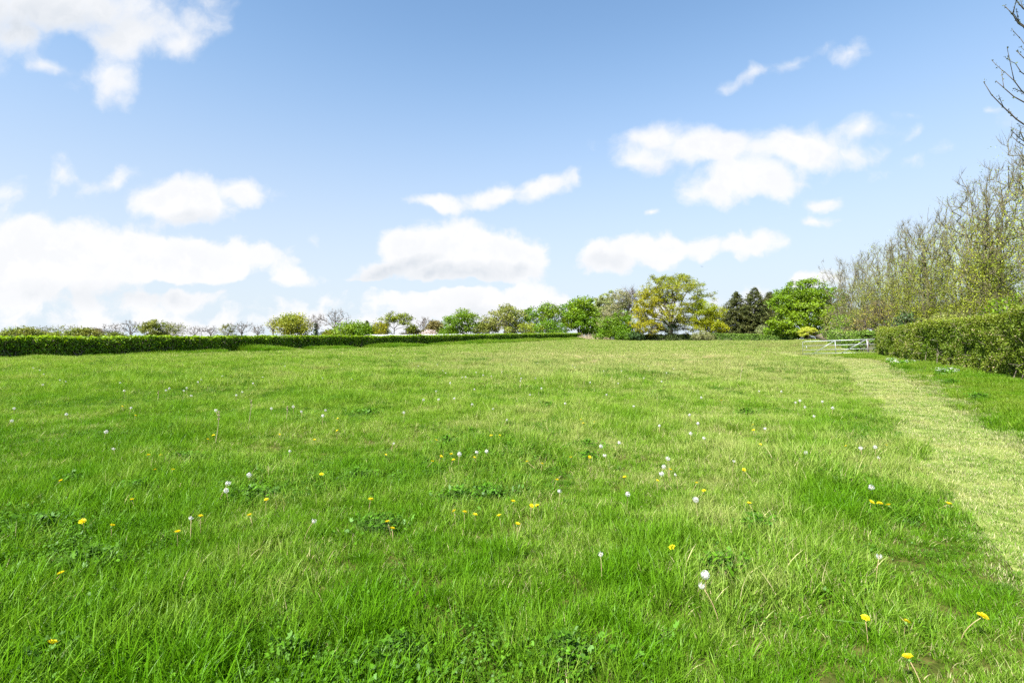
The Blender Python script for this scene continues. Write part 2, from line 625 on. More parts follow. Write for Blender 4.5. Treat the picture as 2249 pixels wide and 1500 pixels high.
def path_mask(x, y):
    l, r = path_lr(y)
    w = (vnoise(np.stack([x, y, 0 * x], 1), 1.2) - 0.5) * 0.5
    m = S((x - l + .6 * w) / 0.4) * (1 - S((x - r + 1.5 * w) / 1.7 + 0.35))
    return m * (y < 47)


ys = np.arange(0.4, 46, 0.35)
l, r = path_lr(ys)
cols = 7
px_ = l[:, None] + (r - l)[:, None] * np.linspace(0.12, 0.75, cols)[None]
py_ = np.repeat(ys[:, None], cols, 1)
pz_ = gz(px_, py_) + 0.012
vv = np.stack([px_, py_, pz_], -1).reshape(-1, 3)
ii, jj = np.meshgrid(np.arange(cols - 1), np.arange(len(ys) - 1))
b0 = (jj * cols + ii).ravel()
tag(fast_mesh('path', vv, np.stack([b0, b0 + 1, b0 + 1 + cols, b0 + cols], 1), 4, M_path, smooth=True),
    'pale mown strip curving through the meadow to the gate', 'path', kind='structure')

# ------------------------------------------------------------------ grass tufts
def tuft(name, seed, n, rad, lo, hi, w, lean, mat, dryfrac=0.05, rows=4, droop=0.6):
    rng = np.random.RandomState(seed)
    rr = rad * np.sqrt(rng.rand(n))
    th = rng.rand(n) * 2 * math.pi
    base = np.stack([rr * np.cos(th), rr * np.sin(th), np.full(n, -0.008)], 1)
    L = lo + (hi - lo) * rng.rand(n) ** 1.2
    yaw = th + rng.normal(size=n) * 1.1
    ln = lean * (0.25 + rng.rand(n)) * (0.6 + 0.6 * rr / rad)
    drp = droop * rng.rand(n)
    dirh = np.stack([np.cos(yaw), np.sin(yaw), 0 * yaw], 1)
    side = np.stack([-np.sin(yaw), np.cos(yaw), 0 * yaw], 1)
    tw = rng.normal(size=n) * 0.8
    side = side * np.cos(tw)[:, None] + dirh * np.sin(tw)[:, None]
    ww = w * (0.6 + 0.8 * rng.rand(n))
    vs = []
    p = base.copy()
    ang = ln * 0.5
    for k in range(rows):
        t = k / (rows - 1)
        wk = ww * (1 - t ** 1.6) * 0.5 + 0.0002
        vs.append(p - side * wk[:, None])
        vs.append(p + side * wk[:, None])
        ang = ang + (ln * 0.5 + drp) / (rows - 1)
        step = (L / (rows - 1))[:, None]
        p = p + (dirh * np.sin(ang)[:, None] + np.array([[0, 0, 1.0]]) * np.cos(ang)[:, None]) * step
    v = np.stack(vs, 1)
    per = rows * 2
    q = np.array([[2 * k, 2 * k + 1, 2 * k + 3, 2 * k + 2] for k in range(rows - 1)])
    f = (np.arange(n)[:, None, None] * per + q[None]).reshape(-1)
    var = np.repeat(rng.rand(n), per)
    dr = np.repeat((rng.rand(n) < dryfrac).astype(float) * (0.7 + 0.3 * rng.rand(n)) + 0.1 * rng.rand(n), per)
    return fast_mesh(name, v.reshape(-1, 3), f, 4, mat, attrs=dict(var=var, dryv=dr), link=False, smooth=True)


def broadleaf(name, seed, n, rad, hgt, size, mat):
    """low rosette of lobed leaves on short stalks"""
    rng = np.random.RandomState(seed)
    parts, var = [], []
    for i in range(n):
        r, a = rad * math.sqrt(rng.rand()), rng.rand() * 6.28
        c = np.array([r * math.cos(a), r * math.sin(a), hgt * (0.5 + 0.6 * rng.rand())])
        s = size * (0.6 + 0.7 * rng.rand())
        yaw = rng.rand() * 6.28
        tilt = rng.normal(size=2) * 0.35
        val = rng.rand()
        for k in range(5):
            t = yaw + (k - 2) * 0.62
            L = s * (1.0 - 0.13 * abs(k - 2))
            d = np.array([math.cos(t), math.sin(t), 0])
            e = np.array([-d[1], d[0], 0])
            quad = np.array([c, c + d * L * 0.6 + e * L * 0.2, c + d * L, c + d * L * 0.6 - e * L * 0.2])
            quad[:, 2] += (quad[:, 0] - c[0]) * tilt[0] + (quad[:, 1] - c[1]) * tilt[1]
            quad[2, 2] -= L * 0.12
            parts.append((quad, np.arange(4)))
            var += [val] * 4
        b = np.array([c[0] * 0.5, c[1] * 0.5, -0.02])
        e = np.array([0.0016, 0.0006, 0])
        parts.append((np.array([b - e, b + e, c + e, c - e]), np.arange(4)))
        var += [val * .6] * 4
    v, f = join(parts)
    return fast_mesh(name, v, f, 4, mat, attrs=dict(var=var, dryv=np.zeros(len(v)), tint=np.full(len(v), .5)), link=False)


M_weed = leafy('weed_leaf', (0.048, 0.15, 0.002), (0.095, 0.21, 0.006), 0.35, 0.4, 2.0, 0.02)
tufts = bpy.data.collections.new('tuft_sources')
specs = []


def add_t(o):
    tufts.objects.link(o)
    specs.append(o.name)


for k in range(4):
    add_t(tuft('tuft_%02d' % k, 10 + k, 72, 0.12, 0.06, 0.19, 0.0060, 0.55, M_grass, 0.03, 5, 0.9))           # 0-3 lush
for k in range(2):
    add_t(tuft('tuft_%02d' % (4 + k), 20 + k, 44, 0.10, 0.08, 0.24, 0.0046, 0.45, M_grass, 0.09, 5, 0.8))     # 4-5 with dry stems
for k in range(2):
    add_t(tuft('tuft_%02d' % (6 + k), 30 + k, 120, 0.13, 0.04, 0.12, 0.0058, 0.5, M_grass, 0.12, 4, 0.7))       # 6-7 short fine
for k in range(2):
    add_t(broadleaf('tuft_%02d' % (8 + k), 40 + k, 34, 0.12, 0.085, 0.015, M_weed))                            # 8-9 herb leaves
for k in range(2):
    add_t(tuft('tuft_%02d' % (10 + k), 50 + k, 150, 0.14, 0.02, 0.05, 0.0050, 0.6, M_mown, 0.30, 3, 0.6))      # 10-11 mown
for k in range(3):
    add_t(tuft('tuft_%02d' % (12 + k), 60 + k, 90, 0.36, 0.06, 0.15, 0.013, 0.5, M_grass, 0.10, 3, 0.7))      # 12-14 far
add_t(tuft('tuft_15', 70, 90, 0.36, 0.02, 0.06, 0.014, 0.6, M_mown, 0.3, 3, 0.6))                               # 15 far mown
for k in range(2):
    add_t(tuft('tuft_%02d' % (16 + k), 80 + k, 90, 0.16, 0.06, 0.19, 0.0068, 0.5, M_verge, 0.03, 4, 0.8))      # 16-17 verge

# left hedge line
LA = np.array([-34.6, 33.8])
LB = np.array([18.0, 126.0])
LD = unit(LB - LA)
LN = np.array([LD[1], -LD[0]])                         # towards the field


def in_field(x, y, pad=0.0):
    dl = (x - LA[0]) * LN[0] + (y - LA[1]) * LN[1]
    dr = (x - HA[0]) * HN[0] + (y - HA[1]) * HN[1]
    return (dl > pad) & (dr > pad) & (y < 128)


def scatter(seed, y0, y1, dens, wide=1.12, margin=3.0):
    rng = np.random.RandomState(seed)
    area_w = wide * y1 + margin
    n = int(2 * area_w * (y1 - y0) * dens)
    x = (rng.rand(n) * 2 - 1) * area_w
    y = y0 + rng.rand(n) * (y1 - y0)
    k = (np.abs(x) < wide * y + margin) & in_field(x, y)
    return x[k], y[k], rng


pts, idx, scl, rotz, tilt = [], [], [], [], []


def emit(x, y, i, s, rng, zoff=0.0):
    z = gz(x, y) + zoff
    pts.append(np.stack([x, y, z], 1))
    idx.append(i)
    scl.append(s)
    rotz.append(rng.rand(len(x)) * 6.283)
    tilt.append(rng.normal(size=(len(x), 2)) * 0.12)


for (seed, y0, y1, dens, sc0, far) in [(1, 0.3, 6, 150, 1.0, 0), (2, 6, 14, 105, 1.1, 0), (3, 14, 36, 34, 1.4, 0), (4, 36, 130, 5.0, 1.2, 1)]:
    x, y, rng = scatter(seed, y0, y1, dens)
    pm = path_mask(x, y)
    mown = rng.rand(len(x)) < pm
    p3 = np.stack([x, y, 0 * x], 1)
    hn = fnoise(p3, 0.55, 3)                         # tall and short patches
    hn2 = fnoise(p3 + 50, 0.16, 2)
    u = rng.rand(len(x))
    dr = (x - HA[0]) * HN[0] + (y - HA[1]) * HN[1]
    l_, r_ = path_lr(y)
    verge = (~mown) & (x > (l_ + r_) / 2) & (dr < 9)
    if not far:
        i = np.where(u < 0.62, rng.randint(0, 4, len(x)), np.where(u < 0.80, rng.randint(4, 6, len(x)), rng.randint(6, 8, len(x))))
        short = (hn < 0.42) & (rng.rand(len(x)) < 0.6)
        i = np.where(short, rng.randint(6, 8, len(x)), i)
        weedy = (fnoise(p3 + 90, 0.5, 2) > 0.59) & (rng.rand(len(x)) < 0.45)
        i = np.where(weedy | (rng.rand(len(x)) < 0.035), rng.randint(8, 10, len(x)), i)
        i = np.where(verge, rng.randint(16, 18, len(x)), i)
        i = np.where(mown, rng.randint(10, 12, len(x)), i)
    else:
        i = np.where(mown, 15, rng.randint(12, 15, len(x)))
    s = sc0 * (1.0 + 1.7 * (hn - 0.5)) * (0.85 + 0.3 * rng.rand(len(x))) * (1.0 + 0.5 * (hn2 - 0.5))
    s = np.maximum(s, sc0 * .62)
    s = np.where(mown, sc0 * (0.8 + 0.35 * rng.rand(len(x))), s)
    s = np.where(verge, s * 0.72, s)
    s = np.where((~mown) & (x > l_ - 0.8) & (x < l_ + .6), s * 0.8, s)
    emit(x, y, i, s, rng)
# grassy bank along the left hedge
rng = np.random.RandomState(9)
for (n, w, s0, s1, ta, tb) in [(9000, 2.2, 2.6, 4.2, 0.16, 1.0), (1200, 1.2, 1.6, 2.8, -0.2, 0.14)]:
    t = ta + (tb - ta) * rng.rand(n)
    o_ = w * rng.rand(n) ** 1.4 + 0.15
    q = LA[None] + (LB - LA)[None] * t[:, None] + LN[None] * o_[:, None]
    lump = fnoise(np.stack([t * 40, 0 * t, 0 * t], 1), 0.6, 2)
    kk = lump > 0.30
    s = (s0 + (s1 - s0) * rng.rand(n)) * (1.15 - 0.35 * o_ / w) * (0.55 + 0.9 * (lump - 0.2))
    emit(q[kk, 0], q[kk, 1], rng.randint(16, 18, kk.sum()), s[kk], rng)
P = np.concatenate(pts)
I = np.concatenate(idx)
SC = np.concatenate(scl)
RZ = np.concatenate(rotz)
TL = np.concatenate(tilt)


def gn_scatter(name, P, I, SC, RZ, TL):
    me = bpy.data.meshes.new(name)
    me.vertices.add(len(P))
    me.vertices.foreach_set('co', P.astype(np.float32).ravel())
    a = me.attributes.new('pick', 'INT', 'POINT')
    a.data.foreach_set('value', I.astype(np.int32))
    a = me.attributes.new('size', 'FLOAT', 'POINT')
    a.data.foreach_set('value', SC.astype(np.float32))
    a = me.attributes.new('spin', 'FLOAT_VECTOR', 'POINT')
    a.data.foreach_set('vector', np.stack([TL[:, 0], TL[:, 1], RZ], 1).astype(np.float32).ravel())
    o = bpy.data.objects.new(name, me)
    COL.objects.link(o)
    ng = bpy.data.node_groups.new(name + '_scatter', 'GeometryNodeTree')
    ng.interface.new_socket('Geometry', in_out='INPUT', socket_type='NodeSocketGeometry')
    ng.interface.new_socket('Geometry', in_out='OUTPUT', socket_type='NodeSocketGeometry')
    gi = ng.nodes.new('NodeGroupInput')
    go = ng.nodes.new('NodeGroupOutput')
    ci = ng.nodes.new('GeometryNodeCollectionInfo')
    ci.inputs[0].default_value = tufts
    ci.inputs[1].default_value = True
    ci.inputs[2].default_value = True
    ip = ng.nodes.new('GeometryNodeInstanceOnPoints')
    ip.inputs['Pick Instance'].default_value = True

    def na(nm, dt):
        nd = ng.nodes.new('GeometryNodeInputNamedAttribute')
        nd.data_type = dt
        nd.inputs[0].default_value = nm
        return nd.outputs[0]
    ng.links.new(gi.outputs[0], ip.inputs['Points'])
    ng.links.new(ci.outputs[0], ip.inputs['Instance'])
    ng.links.new(na('pick', 'INT'), ip.inputs['Instance Index'])
    e2r = ng.nodes.new('FunctionNodeEulerToRotation')
    ng.links.new(na('spin', 'FLOAT_VECTOR'), e2r.inputs[0])
    ng.links.new(e2r.outputs[0], ip.inputs['Rotation'])
    ng.links.new(na('size', 'FLOAT'), ip.inputs['Scale'])
    ng.links.new(ip.outputs[0], go.inputs[0])
    md = o.modifiers.new('scatter', 'NODES')
    md.node_group = ng
    return o


isp = np.isin(I, [10, 11, 15])
tag(gn_scatter('grass', P[~isp], I[~isp], SC[~isp], RZ[~isp], TL[~isp]), 'long meadow grass with herbs covering the field', 'grass', kind='stuff')
tag(gn_scatter('mown_grass', P[isp], I[isp], SC[isp], RZ[isp], TL[isp]), 'short pale mown grass on the strip leading to the gate', 'grass', kind='stuff')


# ------------------------------------------------------------------ trees
def skeleton(targets, trunk, rng, jit=0.06, upbias=0.5, K=4, guides=()):
    """join every target to the nearest part of the growing frame; returns points, parents, tip indices"""
    pts = [np.array(p, float) for p in trunk]
    par = [-1] + list(range(len(trunk) - 1))
    A = np.zeros((len(trunk) + len(targets) * K + sum(len(g[1]) for g in guides), 3))
    A[:len(trunk)] = trunk
    n = len(trunk)
    parent = np.full(len(A), -1)
    parent[1:n] = np.arange(n - 1)
    for j, poly in guides:
        last = j
        for q in poly:
            A[n] = q
            parent[n] = last
            last = n
            n += 1
    c0 = np.array(trunk[-1])
    order = np.argsort(np.linalg.norm(targets - c0[None], axis=1))
    tips = []
    tz0 = trunk[0][2]
    for ti in order:
        p = targets[ti]
        lo = max(1, len(trunk) // 3) if not len(guides) else len(trunk) - 2
        d = p[None] - A[lo:n]
        dist = np.linalg.norm(d, axis=1)
        cost = dist * (1 + upbias * np.maximum(0, -d[:, 2]) / np.maximum(dist, 1e-6) * 2) + 0.0
        j = int(np.argmin(cost)) + lo
        q0 = A[j].copy()
        pd = q0 - A[parent[j]] if parent[j] >= 0 else np.array([0, 0, 1.0])
        pd = pd / max(np.linalg.norm(pd), 1e-6)
        L = np.linalg.norm(p - q0)
        ctrl = q0 + (pd * 0.45 + np.array([0, 0, 0.12])) * L * 0.6
        last = j
        for k in range(1, K + 1):
            t = k / K
            b = (1 - t) ** 2 * q0 + 2 * t * (1 - t) * ctrl + t * t * p
            if k < K:
                b = b + rng.normal(size=3) * jit * L
            A[n] = b
            parent[n] = last
            last = n
            n += 1
        tips.append(last)
    return A[:n], parent[:n], np.array(tips)


def limbs(A, parent, tips, r_trunk, r_tip, ntrunk, power=0.5, k_side=5):
    n = len(A)
    cnt = np.zeros(n)
    cnt[tips] = 1
    for i in range(n - 1, 0, -1):
        if parent[i] >= 0:
            cnt[parent[i]] += cnt[i]
    cnt = np.maximum(cnt, 1)
    tot = cnt.max()
    r = r_tip + (r_trunk - r_tip) * ((cnt - 1) / max(tot - 1, 1)) ** power
    r[:ntrunk] = np.maximum(r[:ntrunk], r_trunk * np.linspace(1.0, 0.6, ntrunk))
    r[0] = r_trunk * 1.45
    e = np.where(parent >= 0)[0]
    return frusta(A[parent[e]], A[e], np.minimum(r[parent[e]], r[e] * 1.5 + 0.004), r[e], k_side), r


def twigs(tipp, dirs, n, length, rad, rng, up=0.3):
    p0 = np.repeat(tipp, n, 0)
    d = np.repeat(dirs, n, 0) * 0.8 + rand_dirs(len(p0), rng) * 0.75
    d[:, 2] += up
    d = unit(d)
    L = length * (0.4 + 0.8 * rng.rand(len(p0)))[:, None]
    p1 = p0 + d * L
    r0 = np.full(len(p0), rad)
    return frusta(p0, p1, r0, r0 * 0.35, 3), p1


def lobes_random(rng, H, rad, crown_lo, n=9, squash=0.62):
    """lobe centres through an egg-shaped crown"""
    out = []
    cz = H * (crown_lo + 1) * 0.5
    hz = H * (1 - crown_lo) * 0.5
    for k in range(n):
        a = k * 2.4 + rng.rand()
        h = -0.75 + 1.6 * (k + 0.5) / n
        rr = math.sqrt(max(0.05, 1 - h * h)) * rad * (0.55 + 0.15 * rng.rand())
        out.append((rr * math.cos(a), rr * math.sin(a), cz + h * hz * 0.72, rad * (0.40 + 0.14 * rng.rand()), hz * (0.36 + 0.12 * rng.rand()), rng.rand()))
    out.append((0, 0, cz + hz * 0.55, rad * 0.45, hz * 0.42, rng.rand()))
    return out


def make_tree(name, label, cat, x, y, H, rad, seed, leaf, bark, crown_lo=0.22, nt=130, nl=26, lsz=0.26, cl=0.55, lobes=None, r_trunk=None, ntw=0,
              tw_len=0.9, tw_rad=0.014, fill=0.35, lean=(0, 0), group=None, up=0.5, trunk_top=0.5, tint=None, shell=0.75, zb=None, frac=1.0, power=0.5, upb=0.5, guide=None, bare_top=0.0, steep=0.0, twup=0.3, jit=0.06, r_tip=None):
    rng = np.random.RandomState(seed)
    z0 = (g1(x, y) if zb is None else zb) - 0.08
    t = empty(name, (x, y, z0), label, cat, group)
    if lobes is None:
        lobes = lobes_random(rng, H, rad, crown_lo)
    vol = np.array([lb[3] * lb[3] * lb[4] for lb in lobes])
    pick = rng.choice(len(lobes), nt, p=vol / vol.sum())
    lb = np.array(lobes)[pick]
    d = rand_dirs(nt, rng)
    rr = np.where(rng.rand(nt) < fill, rng.rand(nt) ** 0.5, shell + (1 - shell) * rng.rand(nt))[:, None]
    tg = np.stack([lb[:, 0], lb[:, 1], lb[:, 2]], 1) + d * rr * np.stack([lb[:, 3], lb[:, 3], lb[:, 4]], 1)
    tg[:, 2] = np.maximum(tg[:, 2], H * 0.05)
    tn = lb[:, 5]
    nt_ = 6
    ht = H * trunk_top
    tr = [(lean[0] * s * ht + (rng.rand() - .5) * 0.03 * H * (0 < s < 1), lean[1] * s * ht + (rng.rand() - .5) * 0.03 * H * (0 < s < 1), s * ht) for s in np.linspace(0, 1, nt_)]
    gd = []
    for k, gp_ in enumerate(guide if guide is not None else [lb_[:3] for lb_ in lobes]):
        e = np.array(gp_, float)
        j = nt_ - 1 - (k % 3 if trunk_top > .3 else k % 2)
        s0 = np.array(tr[j])
        if e[2] < s0[2] + .05 * H and guide is None:
            j = max(1, int(nt_ * .4))
            s0 = np.array(tr[j])
        Lg = np.linalg.norm(e - s0)
        c1 = s0 + np.array([0, 0, 1.0]) * Lg * (.15 + steep * .3) + (e - s0) * (.3 - .2 * steep)
        poly = []
        for q in range(1, 8):
            tq = q / 7
            b_ = (1 - tq) ** 2 * s0 + 2 * tq * (1 - tq) * c1 + tq * tq * e
            poly.append(b_ + rng.normal(size=3) * Lg * .022 * (q < 7))
        gd.append((j, poly))
    A, par, tips = skeleton(tg, tr, rng, jit=jit, upbias=upb, guides=gd)
    rt = r_trunk or H * 0.022
    (v, f), r = limbs(A, par, tips, rt, r_tip or max(0.012, H * 0.0016), nt_, power)
    parts = [(v, f)]
    tipd = unit(A[tips] - A[par[tips]])
    ends = A[tips]
    if ntw:
        tv, p1 = twigs(A[tips], tipd, ntw, tw_len, tw_rad, rng, twup)
        parts.append(tv)
        mids = A[par[tips]]
        tv2, p2 = twigs(mids, tipd, max(1, ntw // 2), tw_len, tw_rad, rng, twup)
        parts.append(tv2)
        ends = np.concatenate([ends, p1, p2])
    v, f = join(parts)
    fast_mesh('trunk', v, f, 4, bark, t, smooth=True)
    if leaf is not None and nl > 0:
        # tips follow the sorted order used in skeleton
        srt = np.argsort(np.linalg.norm(tg - np.array(tr[-1])[None], axis=1))
        keep = rng.rand(nt) < frac * (1 - bare_top * S((A[tips][:, 2] / H - .45) / .4))
        tnt = tn[srt][keep]
        C = A[tips][keep]
        n_each = np.maximum(1, (nl * (0.5 + rng.rand(len(C)))).astype(int))
        cen = np.repeat(C, n_each, 0)
        off = rng.normal(size=(len(cen), 3)) * np.array([cl, cl, cl * 0.62]) * 0.6
        cen = cen + off
        lv, lf = leaves(cen, lsz, rng, up=0.5)
        tt = np.repeat(np.repeat(tnt if tint is None else np.full(len(C), tint), n_each), 4)
        va = np.repeat(np.clip(rng.rand(len(cen)) * 0.7 + 0.3 * np.repeat(rng.rand(len(C)), n_each), 0, 1), 4)
        fast_mesh('crown', lv, lf, 4, leaf, t, attrs=dict(tint=tt, var=va))
    return t


L_oak = leafy('oak_leaf', (0.18, 0.235, 0.008), (0.325, 0.315, 0.008), 0.4, 0.45, 0.25)
L_vivid = leafy('vivid_yellow_green_leaf', (0.21, 0.285, 0.006), (0.36, 0.375, 0.008), 0.45, 0.4, 0.3)
L_olive = leafy('olive_spring_leaf', (0.15, 0.20, 0.03), (0.23, 0.24, 0.045), 0.35, 0.45, 0.3)
L_green = leafy('fresh_green_leaf', (0.10, 0.205, 0.004), (0.175, 0.26, 0.010), 0.4, 0.45, 0.3)
L_bright = leafy('bright_green_leaf', (0.095, 0.205, 0.003), (0.19, 0.285, 0.006), 0.4, 0.45, 0.3)
L_yelgr = leafy('yellow_green_leaf', (0.20, 0.26, 0.02), (0.28, 0.29, 0.03), 0.4, 0.4, 0.3)
L_brown = leafy('bronze_leaf', (0.19, 0.165, 0.05), (0.24, 0.205, 0.07), 0.35, 0.4, 0.3)
L_pale = leafy('pale_poplar_leaf', (0.22, 0.28, 0.09), (0.30, 0.34, 0.13), 0.4, 0.3, 0.3)
L_dark = leafy('ivy_leaf', (0.025, 0.065, 0.012), (0.05, 0.10, 0.02), 0.2, 0.5, 0.6, 0.03)
L_gold = leafy('golden_leaf', (0.38, 0.44, 0.03), (0.48, 0.51, 0.07), 0.4, 0.3, 0.6)
L_grove = leafy('young_grove_leaf', (0.23, 0.31, 0.010), (0.36, 0.39, 0.028), 0.4, 0.45, 0.4)

G_FAR = 'trees beyond the long hedge'
# distant row behind the left hedge: name, label, px, top row, width px, distance, kind
FAR = [
    ('round_tree', 'low round olive tree, first at the left end of the skyline', 45, 721, 66, 150, 'olive', 0.9),
    ('bare_tree', 'small thin bare tree between the low round olive tree and a half leafed one', 93, 716, 40, 160, 'bare', 1),
    ('half_bare_tree', 'twisted half leafed tree just right of the low round olive tree', 132, 712, 74, 160, 'sparse', 1),
    ('round_tree', 'low olive bushy tree between two bare trees near the left end of the hedge', 178, 722, 46, 155, 'olive', 0.9),
    ('round_tree', 'low bronze brown leafed tree, first of its colour from the left', 206, 722, 34, 165, 'brown', 0.9),
    ('bare_tree', 'bare brownish tree right of the low bronze leafed tree', 241, 710, 54, 160, 'bare', 1),
    ('bare_tree', 'open fan shaped bare tree left of the flat topped olive tree', 287, 703, 50, 160, 'bare', 1),
    ('round_tree', 'flat topped olive tree with a see-through crown behind the left hedge', 338, 703, 58, 150, 'olivesparse', 1),
    ('half_bare_tree', 'ragged half leafed tree leaning right beside the flat topped olive tree', 380, 706, 46, 150, 'sparse', 1),
    ('bare_tree', 'low bare tree standing alone in the gap of the skyline', 428, 716, 50, 170, 'bare', 1),
    ('bare_tree', 'low bare tree left of the narrow half leafed tree', 463, 714, 40, 170, 'bare', 1),
    ('half_bare_tree', 'narrow half leafed tree between two low bare trees', 500, 709, 36, 165, 'sparse', 1),
    ('bare_tree', 'spreading bare tree right of the narrow half leafed tree', 531, 707, 52, 165, 'bare', 1),
    ('bare_tree', 'smallest bare tree, left of the yellow green tree', 566, 713, 34, 175, 'bare', 1),
    ('bare_tree', 'tall thin bare tree touching the left side of the yellow green tree', 600, 700, 34, 165, 'bare', 1),
    ('round_tree', 'dense yellow green tree with a bare top behind the hedge', 641, 689, 80, 140, 'yelgr', 1),
    ('ivy_clad_tree', 'bare narrow tree with a dark ivy clad trunk', 694, 688, 32, 140, 'ivy', 1),
    ('bare_tree', 'tallest bare tree of the left skyline with a rounded twiggy crown', 735, 679, 58, 140, 'bare', 1.2),
    ('round_tree', 'low wide mid green mound of a tree right of the tallest bare tree', 780, 710, 88, 135, 'green', 0.9),
    ('round_tree', 'open crowned oak, yellow green low on its left and bare on its right', 866, 682, 96, 135, 'oaksparse', 1),
    ('bare_tree', 'thin bare tree between the open crowned oak and a brownish round tree', 930, 697, 36, 145, 'bare', 1),
    ('round_tree', 'small brownish green round tree left of the airy green tree', 954, 704, 34, 145, 'brownish', 1),
    ('round_tree', 'airy mid green round tree with sky showing through low down', 1015, 678, 84, 125, 'greensparse', 1),
    ('round_tree', 'broad olive and bronze tree right of the airy round tree', 1108, 667, 100, 125, 'mixed', 1),
    ('round_tree', 'olive green tree with an open top left of the bright green tree', 1192, 660, 90, 128, 'olivegreen', 1),
    ('round_tree', 'dense bright green tree at the far end of the left hedge', 1270, 652, 98, 130, 'bright', 1),
]
for n, (nm, lab, px, top, wd, D, kind, k) in enumerate(FAR):
    X = wx(px, D)
    zt = wz(top, D)
    zb = g1(X, D)
    H = zt - zb
    rad = wd * D / F / 2
    kw = dict(group=G_FAR, seed=200 + n, nt=130, nl=48, lsz=0.46, cl=0.28 * rad + .25, zb=zb, fill=.5)
    if kind == 'bare':
        kw.update(leaf=None, bark=M_twig, nt=80, ntw=4, r_tip=.03, tw_len=H * 0.12, tw_rad=0.02, fill=0.6, trunk_top=0.3, crown_lo=0.35, steep=.8, twup=.9, jit=.03, r_trunk=H * .026)
    elif kind == 'ivy':
        kw.update(leaf=L_dark, bark=M_twig, nt=80, ntw=4, tw_len=H * 0.12, tw_rad=0.024, fill=0.7, frac=0.0, trunk_top=0.7)
    elif kind == 'sparse':
        kw.update(leaf=L_olive, bark=M_bark, nt=100, ntw=4, tw_len=H * .1, tw_rad=0.022, nl=14, lsz=0.32, cl=0.6, frac=0.55, fill=.6, trunk_top=.4)
    elif kind == 'olivesparse':
        kw.update(leaf=L_olive, bark=M_bark, nt=130, nl=34, lsz=0.4, cl=0.7, frac=0.85, trunk_top=.4)
    elif kind == 'olive':
        kw.update(leaf=L_olive, bark=M_bark, crown_lo=0.05)
    elif kind == 'brown':
        kw.update(leaf=L_brown, bark=M_bark, crown_lo=0.05, nl=18, ntw=3, tw_rad=.02)
    elif kind == 'brownish':
        kw.update(leaf=L_brown, bark=M_bark, crown_lo=0.1, nl=26, tint=.1)
    elif kind == 'yelgr':
        kw.update(leaf=L_yelgr, bark=M_bark, crown_lo=0.05, nt=130, ntw=2, tw_len=H * .12, tw_rad=.02)
    elif kind == 'green':
        kw.update(leaf=L_green, bark=M_bark, crown_lo=0.0, nt=120)
    elif kind == 'oaksparse':
        lobes = [(-rad * .62, 0, H * .32, rad * .42, H * .26, .8), (-rad * .45, 0, H * .62, rad * .3, H * .2, .3), (0, 0, H * .78, rad * .42, H * .2, .1), (rad * .5, 0, H * .68, rad * .34, H * .22, .0), (rad * .75, 0, H * .45, rad * .25, H * .2, 0)]
        kw.update(leaf=L_oak, bark=M_barkdark, lobes=lobes, nt=190, nl=30, frac=0.7, ntw=4, tw_len=H * .1, tw_rad=.022, trunk_top=.38, lsz=.36, cl=.7)
    elif kind == 'greensparse':
        kw.update(leaf=L_green, bark=M_bark, crown_lo=0.1, nt=170, nl=30, lsz=.4, cl=.8, trunk_top=.4)
    elif kind == 'mixed':
        kw.update(leaf=L_olive, bark=M_bark, crown_lo=0.08, nt=190, nl=32, lsz=.4, cl=.8, ntw=3, tw_len=H * .08, tw_rad=.022, trunk_top=.4)
    elif kind == 'olivegreen':
        kw.update(leaf=L_green, bark=M_bark, crown_lo=0.05, nt=190, nl=34, lsz=.4, cl=.8, tint=None, trunk_top=.4)
    elif kind == 'bright':
        kw.update(leaf=L_bright, bark=M_bark, crown_lo=0.03, nt=230, nl=60, lsz=.42, cl=.9, fill=.6)
    leaf = kw.pop('leaf')
    bark = kw.pop('bark')
    tr = make_tree(nm, lab, 'tree', X, D, H, rad, leaf=leaf, bark=bark, **kw)
    if kind == 'ivy':
        rng = np.random.RandomState(5)
        h = rng.rand(900) * H * 0.62
        c = np.stack([rng.normal(size=900) * 0.45 * (1.1 - h / H), rng.normal(size=900) * 0.45, h], 1)
        lv, lf = leaves(c, 0.3, rng)
        fast_mesh('ivy', lv, lf, 4, L_dark, tr, attrs=dict(tint=np.repeat(rng.rand(900), 4), var=np.repeat(rng.rand(900), 4)))

